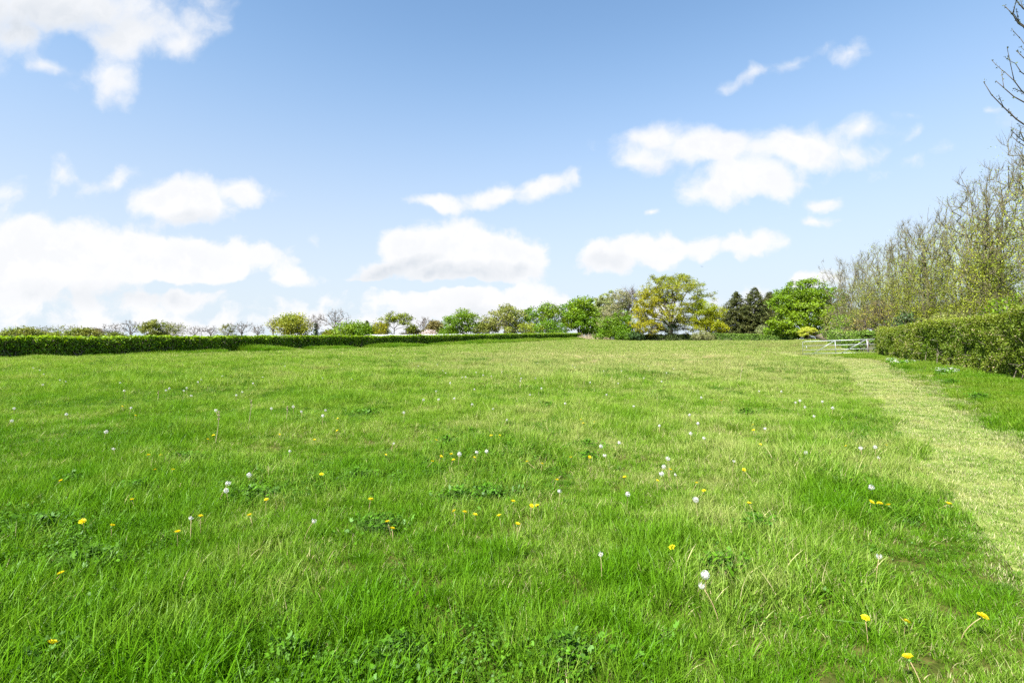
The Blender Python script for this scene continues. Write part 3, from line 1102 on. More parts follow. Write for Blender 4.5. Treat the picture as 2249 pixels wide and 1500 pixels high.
# extra low growth along the far side of the hedge
LOW = [('shrub', 'pale green low shrub beneath the brownish round tree', 985, 722, 40, 135, L_pale, .3),
       ('shrub', 'bronze low shrub under the bare side of the open crowned oak', 905, 719, 50, 138, L_brown, .5),
       ('shrub', 'pink white blossoming shrub beside the bronze low shrub', 943, 726, 28, 132, None, .5),
       ('shrub', 'yellow green scrub at the foot of the broad olive and bronze tree', 1150, 706, 90, 123, L_yelgr, .3),
       ('shrub', 'mid green scrub between the poplars and the bright green tree at the hedge end', 1318, 700, 60, 128, L_green, .2),
       ('shrub', 'olive scrub left of the broad olive and bronze tree', 1062, 704, 50, 124, L_olive, .4),
       ('shrub', 'fresh green scrub below the olive green open topped tree', 1205, 700, 90, 122, L_bright, .1),
       ('shrub', 'grey olive scrub left of the open crowned oak', 830, 712, 44, 140, L_olive, .2),
       ('shrub', 'low green scrub right of the low wide green mound', 815, 716, 50, 138, L_green, .5),
       ('shrub', 'yellow green low scrub under the tallest bare tree', 725, 724, 44, 142, L_yelgr, .3),
       ('shrub', 'low olive scrub beneath the flat topped olive tree', 350, 726, 76, 152, L_olive, .6),
       ('shrub', 'low grey green scrub beneath the bare brownish tree', 245, 728, 60, 160, L_olive, .1),
       ('shrub', 'low yellowish scrub left of the half leafed twisted tree', 110, 728, 50, 155, L_yelgr, .2),
       ('shrub', 'dark green scrub filling under the layered low tree', 1350, 712, 90, 114, L_green, .0),
       ('shrub', 'green scrub filling the foot of the airy round tree on its left', 985, 715, 44, 124, L_green, .3)]
L_blossom = leafy('blossom_petal', (0.5, 0.42, 0.42), (0.62, 0.55, 0.55), 0.3, 0.3, 0.5)
for n, (nm, lab, px, top, wd, D, lf_, tn) in enumerate(LOW):
    X = wx(px, D)
    zb = g1(X, D)
    make_tree(nm, lab, 'shrub', X, D, wz(top, D) - zb, wd * D / F / 2, 300 + n, lf_ or L_blossom, M_bark, crown_lo=0, nt=90, nl=34, lsz=.34, cl=.7, tint=tn, zb=zb, trunk_top=.3, fill=.6, group='scrub between the trees beyond the hedge')

# small conifer tip behind the green mound and the three dark conifers
L_conifer = leafy('conifer_needle', (0.045, 0.065, 0.012), (0.115, 0.11, 0.03), 0.15, 0.5, 0.5, 0.02)


def conifer(name, label, px, top, wd, D, seed, group, tint):
    rng = np.random.RandomState(seed)
    X = wx(px, D)
    zb = g1(X, D) - 0.1
    H = wz(top, D) - zb
    rad = wd * D / F / 2
    t = empty(name, (X, D, zb), label, 'conifer', group)
    v, f = tube_path([(0, 0, 0), (0.05, 0, H * .4), (0, 0.05, H * .8), (0, 0, H)], [H * .02, H * .014, H * .006, .015], 7)
    fast_mesh('trunk', v, f, 4, M_barkdark, t, smooth=True)
    cen, out = [], []
    nb = int(H * 62)
    hs = H * (0.04 + 0.95 * rng.rand(nb) ** 1.15)
    for h in hs:
        s = 1 - h / H
        a = rng.rand() * 6.283
        L = rad * 1.3 * (0.02 + 1.05 * s ** 0.8) * (0.45 + 0.4 * rng.rand() + 0.55 * _LAT[int(h * 1.1) % 64, int(a * 1.3) % 64, seed])
        dirv = np.array([math.cos(a), math.sin(a), 0])
        m = max(5, int(L * 16))
        tt = np.sqrt(rng.rand(m)) * L
        zz = h - tt * 0.38 + (tt / max(L, .01)) ** 2 * L * 0.26
        c = dirv[None] * tt[:, None] + np.stack([0 * tt, 0 * tt, zz], 1) + rng.normal(size=(m, 3)) * np.array([.13, .13, .10])
        cen.append(c)
        out.append(np.repeat(dirv[None], m, 0))
    cen = np.concatenate(cen)
    lv, lf = leaves(cen, 0.30, rng, up=0.8, aspect=0.42)
    va = np.repeat(rng.rand(len(cen)), 4)
    fast_mesh('crown', lv, lf, 4, L_conifer, t, attrs=dict(tint=np.clip(np.repeat(rng.rand(len(cen)) * .6, 4) + tint, 0, 1), var=va))
    return t


conifer('conifer_tree', 'small dark conifer tip rising above the green mound on the left skyline', 806, 704, 22, 140, 1, G_FAR, 0.0)
G_CON = 'dark conifers beside the bright green spreading tree'
conifer('conifer_tree', 'dark conifer on the left of the three, beside the golden oak', 1618, 640, 92, 112, 2, G_CON, 0.05)
conifer('conifer_tree', 'tallest dark conifer, middle one of the three', 1658, 630, 92, 110, 3, G_CON, 0.0)
conifer('conifer_tree', 'brownish dark conifer tucked against the bright green spreading tree', 1690, 640, 88, 113, 4, G_CON, 0.25)

# pale poplar row and the trees left of the oak
for n, (px, top) in enumerate([(1306, 660), (1317, 651), (1328, 645), (1340, 640)]):
    D = 150 - n
    X = wx(px, D)
    zb = g1(X, D)
    H = wz(top, D) - zb
    rad = 13 * D / F
    lob = [(0, 0, H * (.2 + .17 * k), rad * (1.0 - .06 * k), H * .14, rng.rand()) for k in range(5)]
    make_tree('poplar_tree', ['shortest pale green poplar, at the left end of the row', 'second pale green poplar from the left, one step taller than the shortest',
                              'third pale green poplar from the left, just below the tallest', 'tallest pale green poplar, beside the tall grey green tree'][n], 'tree', X, D, H, rad, 330 + n, L_pale, M_bark, lobes=lob,
              nt=110, nl=50, lsz=.36, cl=.5, zb=zb, trunk_top=.8, fill=.6, group='pale poplars left of the oak')
D = 122
X = wx(1352, D)
H = wz(634, D) - g1(X, D)
rad = 36 * D / F
lob = [(0.2 * rad, 0, H * .78, rad * .7, H * .2, .6), (-.2 * rad, 0, H * .53, rad * .55, H * .22, .9), (.4 * rad, 0, H * .55, rad * .6, H * .2, .4), (-.5 * rad, 0, H * .28, rad * .45, H * .26, 1.0), (0, 0, H * .3, rad * .8, H * .25, .5)]
L_greyg = leafy('grey_green_leaf', (0.17, 0.20, 0.06), (0.27, 0.26, 0.13), 0.35, 0.4, 0.4)
make_tree('tall_tree', 'tall grey green fine leafed tree between the poplars and the golden oak', 'tree', X, D, H, rad, 341, L_greyg, M_barkpale, lobes=lob, nt=230, nl=44, lsz=.3, cl=.75, ntw=3, tw_len=.9, tw_rad=.018, trunk_top=.6)
D = 126
X = wx(1380, D)
H = wz(627, D) - g1(X, D)
make_tree('bare_tree', 'bare twiggy tree top showing above the golden oak on its left', 'tree', X, D, H, 27 * D / F, 342, None, M_twig, nt=120, ntw=8, tw_len=1.6, tw_rad=.02, fill=.7, trunk_top=.5, crown_lo=.4)
D = 112
X = wx(1352, D)
H = wz(680, D) - g1(X, D)
rad = 42 * D / F
lob = [(0.3 * rad, 0, H * .72, rad * .5, H * .26, .6), (-.3 * rad, 0, H * .5, rad * .55, H * .28, .5), (.2 * rad, 0, H * .3, rad * .7, H * .28, .2), (-.55 * rad, 0, H * .22, rad * .42, H * .2, .4), (.75 * rad, 0, H * .38, rad * .42, H * .34, .5)]
make_tree('low_tree', 'low mid green tree with layered boughs in front of the grey green tree', 'tree', X, D, H, rad, 343, L_green, M_barkdark, lobes=lob, nt=170, nl=50, lsz=.32, cl=.65, trunk_top=.4, tint=.25, fill=.6)

# the big golden oak
D = 110
X = wx(1472, D)
zb = g1(X, D)
H = wz(602, D) - zb


def Lb(px, py, rx, rz, tn, dy=0.0):
    return (wx(px, D) - X, dy, wz(py, D) - zb, rx * D / F, rz * D / F, tn)


oak_lobes = [Lb(1420, 668, 34, 34, .95), Lb(1408, 705, 26, 26, .9), Lb(1436, 642, 30, 22, .6), Lb(1450, 622, 30, 20, .35), Lb(1486, 618, 40, 18, .3), Lb(1520, 628, 30, 20, .25),
             Lb(1540, 645, 24, 20, .2), Lb(1565, 648, 16, 10, .3), Lb(1440, 690, 28, 34, .85), Lb(1432, 722, 24, 14, .9), Lb(1478, 650, 36, 16, .4, 2), Lb(1510, 665, 26, 16, .4, -2), Lb(1478, 612, 26, 10, .3),
             Lb(1490, 705, 20, 12, .8, -2), Lb(1415, 650, 22, 24, .8), Lb(1425, 690, 36, 36, .95, 2), Lb(1512, 704, 24, 16, .6, 1), Lb(1520, 725, 22, 10, .7, 1), Lb(1450, 724, 20, 12, .8, 1), Lb(1408, 727, 20, 11, .8, 1), Lb(1486, 672, 34, 18, .45, -4), Lb(1465, 690, 24, 18, .6, -4), Lb(1497, 712, 26, 15, .6, 3), Lb(1525, 690, 22, 16, .5, 3), Lb(1415, 715, 30, 22, .95, -2), Lb(1470, 640, 40, 24, .4, 5), Lb(1480, 635, 40, 24, .4, -5)]
M_oakbark = plain('oak_bark', (0.13, 0.11, 0.085), (0.08, 0.067, 0.05), 6, 0.9, bump=0.5, stretch=(1, 1, 0.3))
oak = make_tree('oak_tree', 'largest tree, a wide golden green oak whose grey limbs fan out', 'tree', X, D, H, 9, 351, L_oak, M_oakbark, lobes=oak_lobes, nt=600, nl=80, lsz=.22, cl=.6, steep=.5,
                trunk_top=.26, r_trunk=.62, fill=.3, shell=.55, zb=zb, power=.55, upb=0.8)
rng = np.random.RandomState(77)
h = rng.rand(2200) ** .8
c = np.stack([rng.normal(size=2200) * (.6 + 1.1 * h), rng.normal(size=2200) * (.6 + .8 * h), 0.9 + h * 4.4], 1)
lv, lf = leaves(c, .24, rng)
fast_mesh('ivy', lv, lf, 4, L_dark, oak, attrs=dict(tint=np.repeat(rng.rand(2200), 4), var=np.repeat(rng.rand(2200), 4)))
D2 = 106
D = D2
X = wx(1552, D)
zb = g1(X, D)
H = wz(660, D) - zb
lob = [Lb(1545, 675, 30, 16, .2), Lb(1570, 690, 26, 18, .6), Lb(1530, 700, 24, 18, .5), Lb(1575, 715, 24, 16, .9), Lb(1545, 720, 26, 14, .8), Lb(1560, 700, 26, 22, .5)]
make_tree('round_tree', 'low yellow green tree on the right of the big oak', 'tree', X, D, H, 4, 352, L_vivid, M_bark, lobes=lob, nt=220, nl=80, lsz=.22, cl=.6, zb=zb, trunk_top=.35, fill=.6)
D = 116
X = wx(1588, D)
H = wz(668, D) - g1(X, D)
make_tree('thin_tree', 'thin half bare tree between the yellow green tree and the conifers', 'tree', X, D, H, 1.6, 353, L_olive, M_bark, nt=60, nl=10, frac=.5, ntw=4, tw_len=.7, tw_rad=.02, trunk_top=.6)

# big bright spreading tree near the gate
D = 84
X = wx(1772, D)
zb = g1(X, D)
H = wz(616, D) - zb
lob = [Lb(1770, 640, 50, 25, .5), Lb(1728, 660, 36, 26, .4), Lb(1818, 652, 34, 28, .4), Lb(1710, 698, 30, 24, .7, -1), Lb(1760, 685, 44, 28, .8, -3), Lb(1738, 716, 38, 18, .8, -3), Lb(1808, 690, 38, 24, .7, -2),
       Lb(1828, 708, 26, 18, .5, 0), Lb(1702, 722, 20, 12, .6, -1), Lb(1770, 660, 54, 34, .5, 3), Lb(1778, 715, 30, 18, .7, -2), Lb(1840, 680, 20, 22, .4, 1), Lb(1750, 725, 50, 16, .2, 2), Lb(1810, 722, 30, 16, .2, 2)]
big = make_tree('spreading_tree', 'large dense bright green dome shaped tree behind the gate', 'tree', X, D, H, 6, 361, L_bright, M_barkdark, lobes=lob, nt=520, nl=74, lsz=.28, cl=.55, zb=zb, trunk_top=.35,
                fill=.5, shell=.8, ntw=1, tw_len=.9, tw_rad=.016, r_trunk=.3)

# clipped golden bush
D = 76
X = wx(1775, D)
zb = g1(X, D)
H = wz(716, D) - zb
lob = [Lb(1775, 727, 17, 9, .5), Lb(1763, 730, 10, 6.5, .4), Lb(1788, 731, 10, 6, .6), Lb(1775, 722, 13, 5, .7)]
make_tree('golden_bush', 'small round golden yellow standard bush on a short stem behind the gate', 'shrub', X, D, H, 1.6, 362, L_gold, M_bark, lobes=lob, nt=120, nl=60, lsz=.13, cl=.24, zb=zb, fill=.6, trunk_top=.4, r_trunk=.09)


# ------------------------------------------------------------------ hedges
M_core = plain('hedge_dark_core', (0.035, 0.050, 0.012), (0.06, 0.06, 0.025), 2.5, 1.0)  # for the added core that blocks light inside the hedges
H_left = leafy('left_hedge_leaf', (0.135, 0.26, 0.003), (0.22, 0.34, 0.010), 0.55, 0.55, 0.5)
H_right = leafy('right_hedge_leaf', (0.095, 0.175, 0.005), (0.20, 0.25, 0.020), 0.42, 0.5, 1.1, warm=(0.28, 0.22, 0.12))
H_far = leafy('far_hedge_leaf', (0.08, 0.18, 0.015), (0.15, 0.23, 0.03), 0.3, 0.5, 0.5)


def hedge(name, label, A, B, depth, h0, h1, side, n, lsz, leafm, seed, group=None, rough=0.16, stemfrac=0.0, wob=0.0, toplight=0.0, base0=0.0):
    """clipped hedge: its front runs A to B, body lies on the far side from 'side'"""
    rng = np.random.RandomState(seed)
    A = np.array(A, float)
    B = np.array(B, float)
    Lg = np.linalg.norm(B - A)
    d = (B - A) / Lg
    nrm = np.array(side, float)
    t0 = empty(name, (A[0], A[1], g1(A[0], A[1])), label, 'hedge', group)
    o0 = np.array([A[0], A[1], g1(A[0], A[1])])

    def put(s, w, hh):
        """s metres along, w 0 front..1 back, hh 0..1 height -> world"""
        wv = wob * (vnoise(np.stack([s, 0 * s, 0 * s], 1), 0.25) - .5)
        x = A[0] + d[0] * s - nrm[0] * (w * depth + wv)
        y = A[1] + d[1] * s - nrm[1] * (w * depth + wv)
        top = h0 + (h1 - h0) * s / Lg + (vnoise(np.stack([s, 0 * s + 3, w], 1), 0.5) - .5) * rough * 1.3
        return np.stack([x, y, gz(x, y) + hh * top], 1)
    # solid dark core, added so light does not pass between the leaves
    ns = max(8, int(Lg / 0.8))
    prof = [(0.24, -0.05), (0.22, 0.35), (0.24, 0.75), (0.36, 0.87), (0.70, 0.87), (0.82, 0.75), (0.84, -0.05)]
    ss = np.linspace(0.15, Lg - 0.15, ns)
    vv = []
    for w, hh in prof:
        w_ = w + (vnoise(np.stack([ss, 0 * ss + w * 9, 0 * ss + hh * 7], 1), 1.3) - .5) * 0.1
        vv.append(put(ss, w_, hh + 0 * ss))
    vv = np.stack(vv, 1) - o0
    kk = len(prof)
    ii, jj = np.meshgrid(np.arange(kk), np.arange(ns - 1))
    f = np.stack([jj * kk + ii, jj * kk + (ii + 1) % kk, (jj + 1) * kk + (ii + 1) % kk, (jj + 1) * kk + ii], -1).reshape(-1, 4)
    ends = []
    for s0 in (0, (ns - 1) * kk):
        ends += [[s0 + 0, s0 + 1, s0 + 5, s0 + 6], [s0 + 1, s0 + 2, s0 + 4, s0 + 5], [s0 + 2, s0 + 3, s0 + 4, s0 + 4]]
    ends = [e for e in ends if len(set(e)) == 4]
    fast_mesh('dark_core', vv.reshape(-1, 3), np.concatenate([f, np.array(ends)]).ravel(), 4, M_core, t0)
    # leaves over front, top, back and the two ends
    hh_m = (h0 + h1) / 2
    wts = np.array([hh_m * 1.25, depth * 1.1, hh_m * 0.35, 0.0])
    fr = rng.choice(4, n, p=wts / wts.sum())
    s = rng.rand(n) * Lg
    w = np.where(fr == 0, 0.0, np.where(fr == 1, rng.rand(n), 1.0))
    hh = np.where(fr == 1, 1.0, rng.rand(n) ** 0.9)
    ne = int(n * depth / Lg * 0.9)
    s = np.concatenate([s, rng.choice([0.0, Lg], ne)])
    w = np.concatenate([w, rng.rand(ne)])
    hh = np.concatenate([hh, rng.rand(ne)])
    fr = np.concatenate([fr, np.full(ne, 3)])
    # rounded shoulders and lumps
    p = put(s, w, hh)
    lump = fnoise(p, 0.9, 3) - 0.5
    small = fnoise(p + 7, 3.2, 2) - 0.5
    outv = np.zeros((len(s), 3))
    outv[fr == 0, :2] = nrm
    outv[fr == 2, :2] = -nrm
    outv[fr == 1, 2] = 1
    e0 = (fr == 3) & (s < 1)
    e1 = (fr == 3) & (s > 1)
    outv[e0, :2] = -d
    outv[e1, :2] = d
    off = lump * rough * 2.2 + small * rough * 1.6 - (0.12 + rough) * rng.rand(len(s)) ** 1.4 - 0.02
    rise = np.where(fr == 0, 1 - S((hh - .78) / .22) * 1.0, 1)
    off = off - (1 - rise) * 0.10
    low = S((0.25 - hh) / 0.25) * (fr != 1)
    p = p + outv * off[:, None]
    p = p + rng.normal(size=p.shape) * 0.03
    keep = rng.rand(len(s)) > low * (0.25 + 0.5 * stemfrac) + np.clip(-small * 1.6, 0, 0.7)
    p, outv, fr, hh, lump, small, s = p[keep], outv[keep], fr[keep], hh[keep], lump[keep], small[keep], s[keep]
    lv, lf = leaves(p - o0, lsz, rng, up=0.35, out=outv, outw=0.7, aspect=.62)
    tn = np.clip(0.42 + lump * 1.0 + (fr == 1) * (0.25 + toplight), 0, 1)  # top leaves tinted lighter, light from above put into the colour
    va = np.clip(rng.rand(len(p)) * .8 + .1 + small * .4 + lump * .3, 0, 1)
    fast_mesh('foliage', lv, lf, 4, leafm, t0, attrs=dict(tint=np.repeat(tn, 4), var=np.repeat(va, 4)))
    # woody stems seen at the foot and twigs poking out
    m = int(Lg * (5 if stemfrac else 3))
    s = rng.rand(m) * Lg
    a = put(s, 0.02 + 0.14 * rng.rand(m), 0 * s - .03) - o0
    b = put(s + rng.normal(size=m) * .25, 0.05 + 0.15 * rng.rand(m), 0.25 + 0.35 * rng.rand(m)) - o0
    r = np.full(m, 0.012 + lsz * .08)
    st = [frusta(a, b, r * 1.3, r * .7, 4)]
    m = int(Lg * 8)
    s = rng.rand(m) * Lg
    topm = rng.rand(m) < .5
    a3 = put(s, np.where(topm, rng.rand(m), 0.04), np.where(topm, .95, .2 + .75 * rng.rand(m)))
    dv = rand_dirs(m, rng) * .7
    dv[:, :2] += np.where(topm, 0.1, .8)[:, None] * nrm
    dv[:, 2] += np.where(topm, .9, .25)
    b3 = a3 + unit(dv) * (0.12 + .22 * rng.rand(m))[:, None] * (1 + rough)
    r = np.full(m, 0.006 + lsz * .03)
    st.append(frusta(a3 - o0, b3 - o0, r, r * .5, 3))
    v, f = join(st)
    tag(fast_mesh('stems', v, f, 4, M_bark, t0), kind='stuff')
    return t0


LA2 = LA - LD * 22
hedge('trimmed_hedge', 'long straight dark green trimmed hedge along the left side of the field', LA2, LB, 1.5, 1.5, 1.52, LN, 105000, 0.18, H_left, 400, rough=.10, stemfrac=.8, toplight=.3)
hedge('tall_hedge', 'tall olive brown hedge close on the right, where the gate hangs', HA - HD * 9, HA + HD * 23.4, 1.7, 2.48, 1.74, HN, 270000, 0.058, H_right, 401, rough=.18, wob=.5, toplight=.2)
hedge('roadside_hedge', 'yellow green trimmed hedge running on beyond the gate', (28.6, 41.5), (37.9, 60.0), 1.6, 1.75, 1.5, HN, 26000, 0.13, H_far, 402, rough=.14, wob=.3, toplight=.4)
hedge('field_end_hedge', 'low green hedge across the far end of the field below the conifers', (41.5, 106), (51.5, 92), 1.3, 1.65, 1.2, unit(np.array([-14.0, -10.0])), 16000, 0.17, H_far, 403, rough=.14, stemfrac=.4, toplight=.3)
hedge('ragged_hedge', 'dark ragged hedge with gaps at the foot of the big oak', (26.0, 112.5), (41.2, 106.2), 1.3, 1.45, 1.4, unit(np.array([-0.38, -0.92])), 15000, 0.17, leafy('ragged_leaf', (0.05, .085, .014), (.085, .115, .025), .25, .5, .5), 404, rough=.3, stemfrac=1.0)

# brushwood heap at the far left corner
rng = np.random.RandomState(12)
D = 122
X = wx(1303, D)
zb = g1(X, D)
m = 900
a = np.stack([rng.normal(size=m) * 2.2, rng.normal(size=m) * .9, np.abs(rng.normal(size=m)) * .25], 1)
b = a + unit(rng.normal(size=(m, 3)) * np.array([1, .6, .7]) + np.array([0, 0, .35])) * (.5 + .9 * rng.rand(m))[:, None]
b[:, 2] = np.abs(b[:, 2])
rr = np.full(m, .03)
v, f = frusta(a, b, rr, rr * .4, 4)
o = fast_mesh('brush_heap', v, f, 4, plain('dead_wood', (.42, .36, .24), (.26, .21, .13), 1.0, .95))
o.location = (X, D, zb)
tag(o, 'pale heap of dead brushwood at the end of the left hedge', 'brushwood')

# dark rounded evergreen shrub left of the oak foot
D = 109
make_tree('shrub', 'dark blue green shrub at the left foot of the big oak', 'shrub', wx(1398, D), D, wz(728, D) - g1(wx(1398, D), D), 1.9, 380, L_dark, M_barkdark, crown_lo=0, nt=80, nl=30, lsz=.24, cl=.5, trunk_top=.3)
make_tree('shrub', 'deep green shrub under the low tree with layered boughs', 'shrub', wx(1368, D), D, wz(722, D) - g1(wx(1368, D), D), 1.8, 381, L_green, M_barkdark, crown_lo=0, nt=80, nl=28, lsz=.24, cl=.5, trunk_top=.3, tint=0)
make_tree('shrub', 'rounded grey green shrub right of the big oak, above the ragged hedge', 'shrub', wx(1545, 104), 104, wz(727, 104) - g1(wx(1545, 104), 104), 2.4, 382, L_greyg, M_bark, crown_lo=0, nt=80, nl=26, lsz=.22, cl=.5, trunk_top=.3, tint=.3)
make_tree('shrub', 'small silvery shrub standing in front of the dark conifers', 'shrub', wx(1676, 100), 100, wz(712, 100) - g1(wx(1676, 100), 100), 1.2, 383, L_pale, M_bark, crown_lo=.1, nt=50, nl=18, lsz=.2, cl=.4, trunk_top=.4, tint=.2, ntw=2, tw_rad=.015, tw_len=.5)

# ------------------------------------------------------------------ grove behind the right hedge
M_grovebark = plain('grove_bark', (0.15, 0.135, 0.07), (0.08, 0.072, 0.04), 4, 0.9, bump=0.3, stretch=(1, 1, 0.3))
GROVE = [  # x, y, height, crown radius, leafiness
    (24.6, 22.0, 13.2, 2.3, .55), (26.6, 24.6, 12.5, 2.0, .55), (27.2, 28.5, 11.3, 2.2, .8), (29.6, 30.5, 11.6, 2.1, .6), (31.0, 34.0, 11.2, 2.1, .75), (31.2, 37.5, 10.9, 2.0, .6), (33.6, 40.0, 11.2, 2.1, .7),
    (34.4, 43.5, 10.8, 2.0, .6), (36.4, 47.5, 10.9, 2.1, .65), (38.0, 51.0, 10.9, 2.1, .55), (39.6, 55.0, 11.0, 2.2, .5), (41.4, 59.0, 10.9, 2.2, .35), (43.0, 63.5, 11.0, 2.4, .2), (44.6, 68.0, 11.0, 2.5, .1),
    (28.6, 24.5, 12.3, 2.2, .5), (32.2, 30.0, 11.7, 2.1, .5), (35.2, 36.0, 11.3, 2.1, .5), (38.6, 44.0, 11.0, 2.1, .5),
]
GL = ['nearest slender tree of the grove, cut by the right edge of the photo', 'slender twiggy tree second from the right edge, before the ivy green column', 'leafiest green column among the slender trees near the right edge',
      'slender tree behind the leafiest green column, open at the top', 'slender olive tree with a pale leaning stem midway along the right hedge', 'thin open slender tree left of the pale leaning stem',
      'slender olive tree above the middle of the tall hedge', 'thin slender tree just left of the middle of the grove', 'slender tree over the far end of the tall hedge, olive in its lower half',
      'slender tree above the dark stump-like bush, with a sparse top', 'slender tree right of the lone tallest twig on the skyline', 'greyish slender tree behind the spreading thorn tree',
      'mostly bare slender tree, second from the grove left end', 'leafless slender tree at the left end of the grove', 'slender tree of the back row, rightmost of it', 'slender tree of the back row behind the leafiest column',
      'slender tree of the back row behind the pale leaning stem', 'slender tree of the back row, farthest left of it']
for n, (x, y, H, rad, lf_) in enumerate(GROVE):
    rg = np.random.RandomState(600 + n)
    H *= 1.04
    lob = []
    tops = []
    for k in range(6):
        a = k * 1.05 + rg.rand() * .8
        w = rad * (.25 + .7 * rg.rand()) * (k > 0)
        tops.append((math.cos(a) * w, math.sin(a) * w, H * (.80 + .16 * rg.rand()) if k else H * .97))
    for (tx, ty, tz) in tops:
        for fr in (.32, .48, .64, .80, .93):
            q = fr ** .8
            lob.append((tx * q, ty * q, tz * fr, rad * .36 * (1.15 - .6 * fr), H * .095, rg.rand() * .8))
    lob.append((0, 0, H * .24, rad * .7, H * .10, rg.rand()))
    make_tree('slender_tree', GL[n], 'tree', x, y, H, rad, 600 + n, L_grove, M_grovebark, lobes=lob, guide=tops, steep=1.0, r_tip=.009, nt=420, nl=34, lsz=.072, cl=.62, ntw=5, tw_len=.6, tw_rad=.007, trunk_top=.14, r_trunk=.15,
              fill=.9, frac=min(1.0, lf_ * 1.5), bare_top=.85, twup=1.3, jit=.03, group='slender trees of the grove behind the right hedge', upb=1.2, power=.55)
# undergrowth between the grove and the hedge
UND = [('shrub', 'fresh green shrub rising over the tall hedge at the right edge', 21.6, 19.5, 3.7, 1.6, L_green, .6), ('shrub', 'fresh green shrub behind the tall hedge below the leafiest column', 24.4, 24.8, 3.4, 1.5, L_green, .5),
       ('shrub', 'olive shrub behind the tall hedge below the pale leaning stem', 27.4, 31.0, 3.0, 1.5, L_olive, .4), ('shrub', 'dark green bush with a short black stem over the hedge', 29.8, 38.0, 3.2, 1.0, L_dark, .6),
       ('shrub', 'olive shrub low behind the tall hedge near its far end', 31.6, 39.8, 2.7, 1.5, L_olive, .5), ('shrub', 'yellow green bank of scrub left of the thorn tree', 45.5, 68.0, 5.0, 3.2, L_olive, .9),
       ('shrub', 'fresh green scrub under the thorn tree branches', 39.6, 59.5, 3.6, 2.4, L_green, .4), ('shrub', 'olive scrub behind the thorn tree at the grove foot', 42.5, 58.5, 4.6, 2.6, L_olive, .7),
       ('shrub', 'green shrub deep in the grove between its stems', 29.5, 29.0, 3.4, 2.0, L_green, .3), ('shrub', 'olive shrub deep in the grove near its middle', 34.0, 37.0, 3.4, 2.2, L_olive, .6), ('shrub', 'olive shrub deep in the grove towards its far end', 38.5, 47.0, 3.6, 2.4, L_olive, .8)]
for n, (nm, lab, x, y, H, rad, lm, tn) in enumerate(UND):
    make_tree(nm, lab, 'shrub', x, y, H, rad, 640 + n, lm, M_bark, crown_lo=0.05, nt=120, nl=26, lsz=.15, cl=.36, tint=tn, trunk_top=.4, ntw=2, tw_len=.5, tw_rad=.01, group='shrubs behind the right hedge')
# flat spreading thorn tree with bronze young leaves
X, Y = 34.6, 46.5
H = 4.9
lob = [(-1.6, 0, H * .62, 1.7, H * .16, .7), (-2.9, 0, H * .48, 1.2, H * .14, .8), (0.4, 0, H * .74, 1.6, H * .18, .4), (-1.0, -.8, H * .8, 1.3, H * .14, .6), (1.8, 0, H * .6, 1.4, H * .2, .3), (-2.4, .5, H * .34, 1.3, H * .12, .6)]
make_tree('thorn_tree', 'low wide thorn tree with yellow bronze leaves and level branches above the gate', 'tree', X, Y, H, 3, 660, leafy('thorn_leaf', (.22, .22, .03), (.30, .24, .06), .35, .4, .5), M_barkdark, lobes=lob, nt=170, nl=11, lsz=.11, cl=.34,
          ntw=4, tw_len=.6, tw_rad=.009, trunk_top=.32, r_trunk=.13, fill=.7, upb=.2)

# tree outside the right edge whose bare boughs hang into the picture
X, Y = 16.2, 12.6
rng = np.random.RandomState(31)
t = empty('overhanging_tree', (X, Y, g1(X, Y) - .1), 'leafless budding tree whose upcurved twigs reach in at the top right edge', 'tree')
zt = g1(X, Y) - .1
segs = []
budp = []
v, f = tube_path([(0, 0, 0), (.1, 0, 2.5), (0, .1, 5), (.15, 0, 8), (.1, .1, 11), (.2, 0, 13.5)], [.27, .2, .17, .13, .08, .03], 9)
parts = [(v, f)]
B_ = [  # bough tips given as a point on the twig and how it curls: start height, tip (px, py), depth
    (4.6, (2160, 180), 12.0, .60), (6.0, (2187, 178), 12.4, .45), (5.6, (2208, 160), 11.8, .5), (5.2, (2222, 300), 12.2, .35), (4.9, (2220, 285), 12.5, .4),
    (7.6, (2204, 12), 12.0, .5), (7.2, (2226, 30), 12.3, .35), (8.2, (2214, -20), 12.1, .5), (7.0, (2232, 45), 12.6, .3), (6.4, (2232, 112), 12.2, .35), (5.9, (2240, 84), 12.4, .4),
    (6.6, (2230, 140), 11.7, .45), (9, (2240, -60), 12, .4), (10, (2290, -160), 12, .4), (8, (2380, 10), 13, .4), (6, (2400, 170), 11.5, .4), (9, (2420, -90), 12.6, .3), (11, (2360, -260), 12.4, .3)]
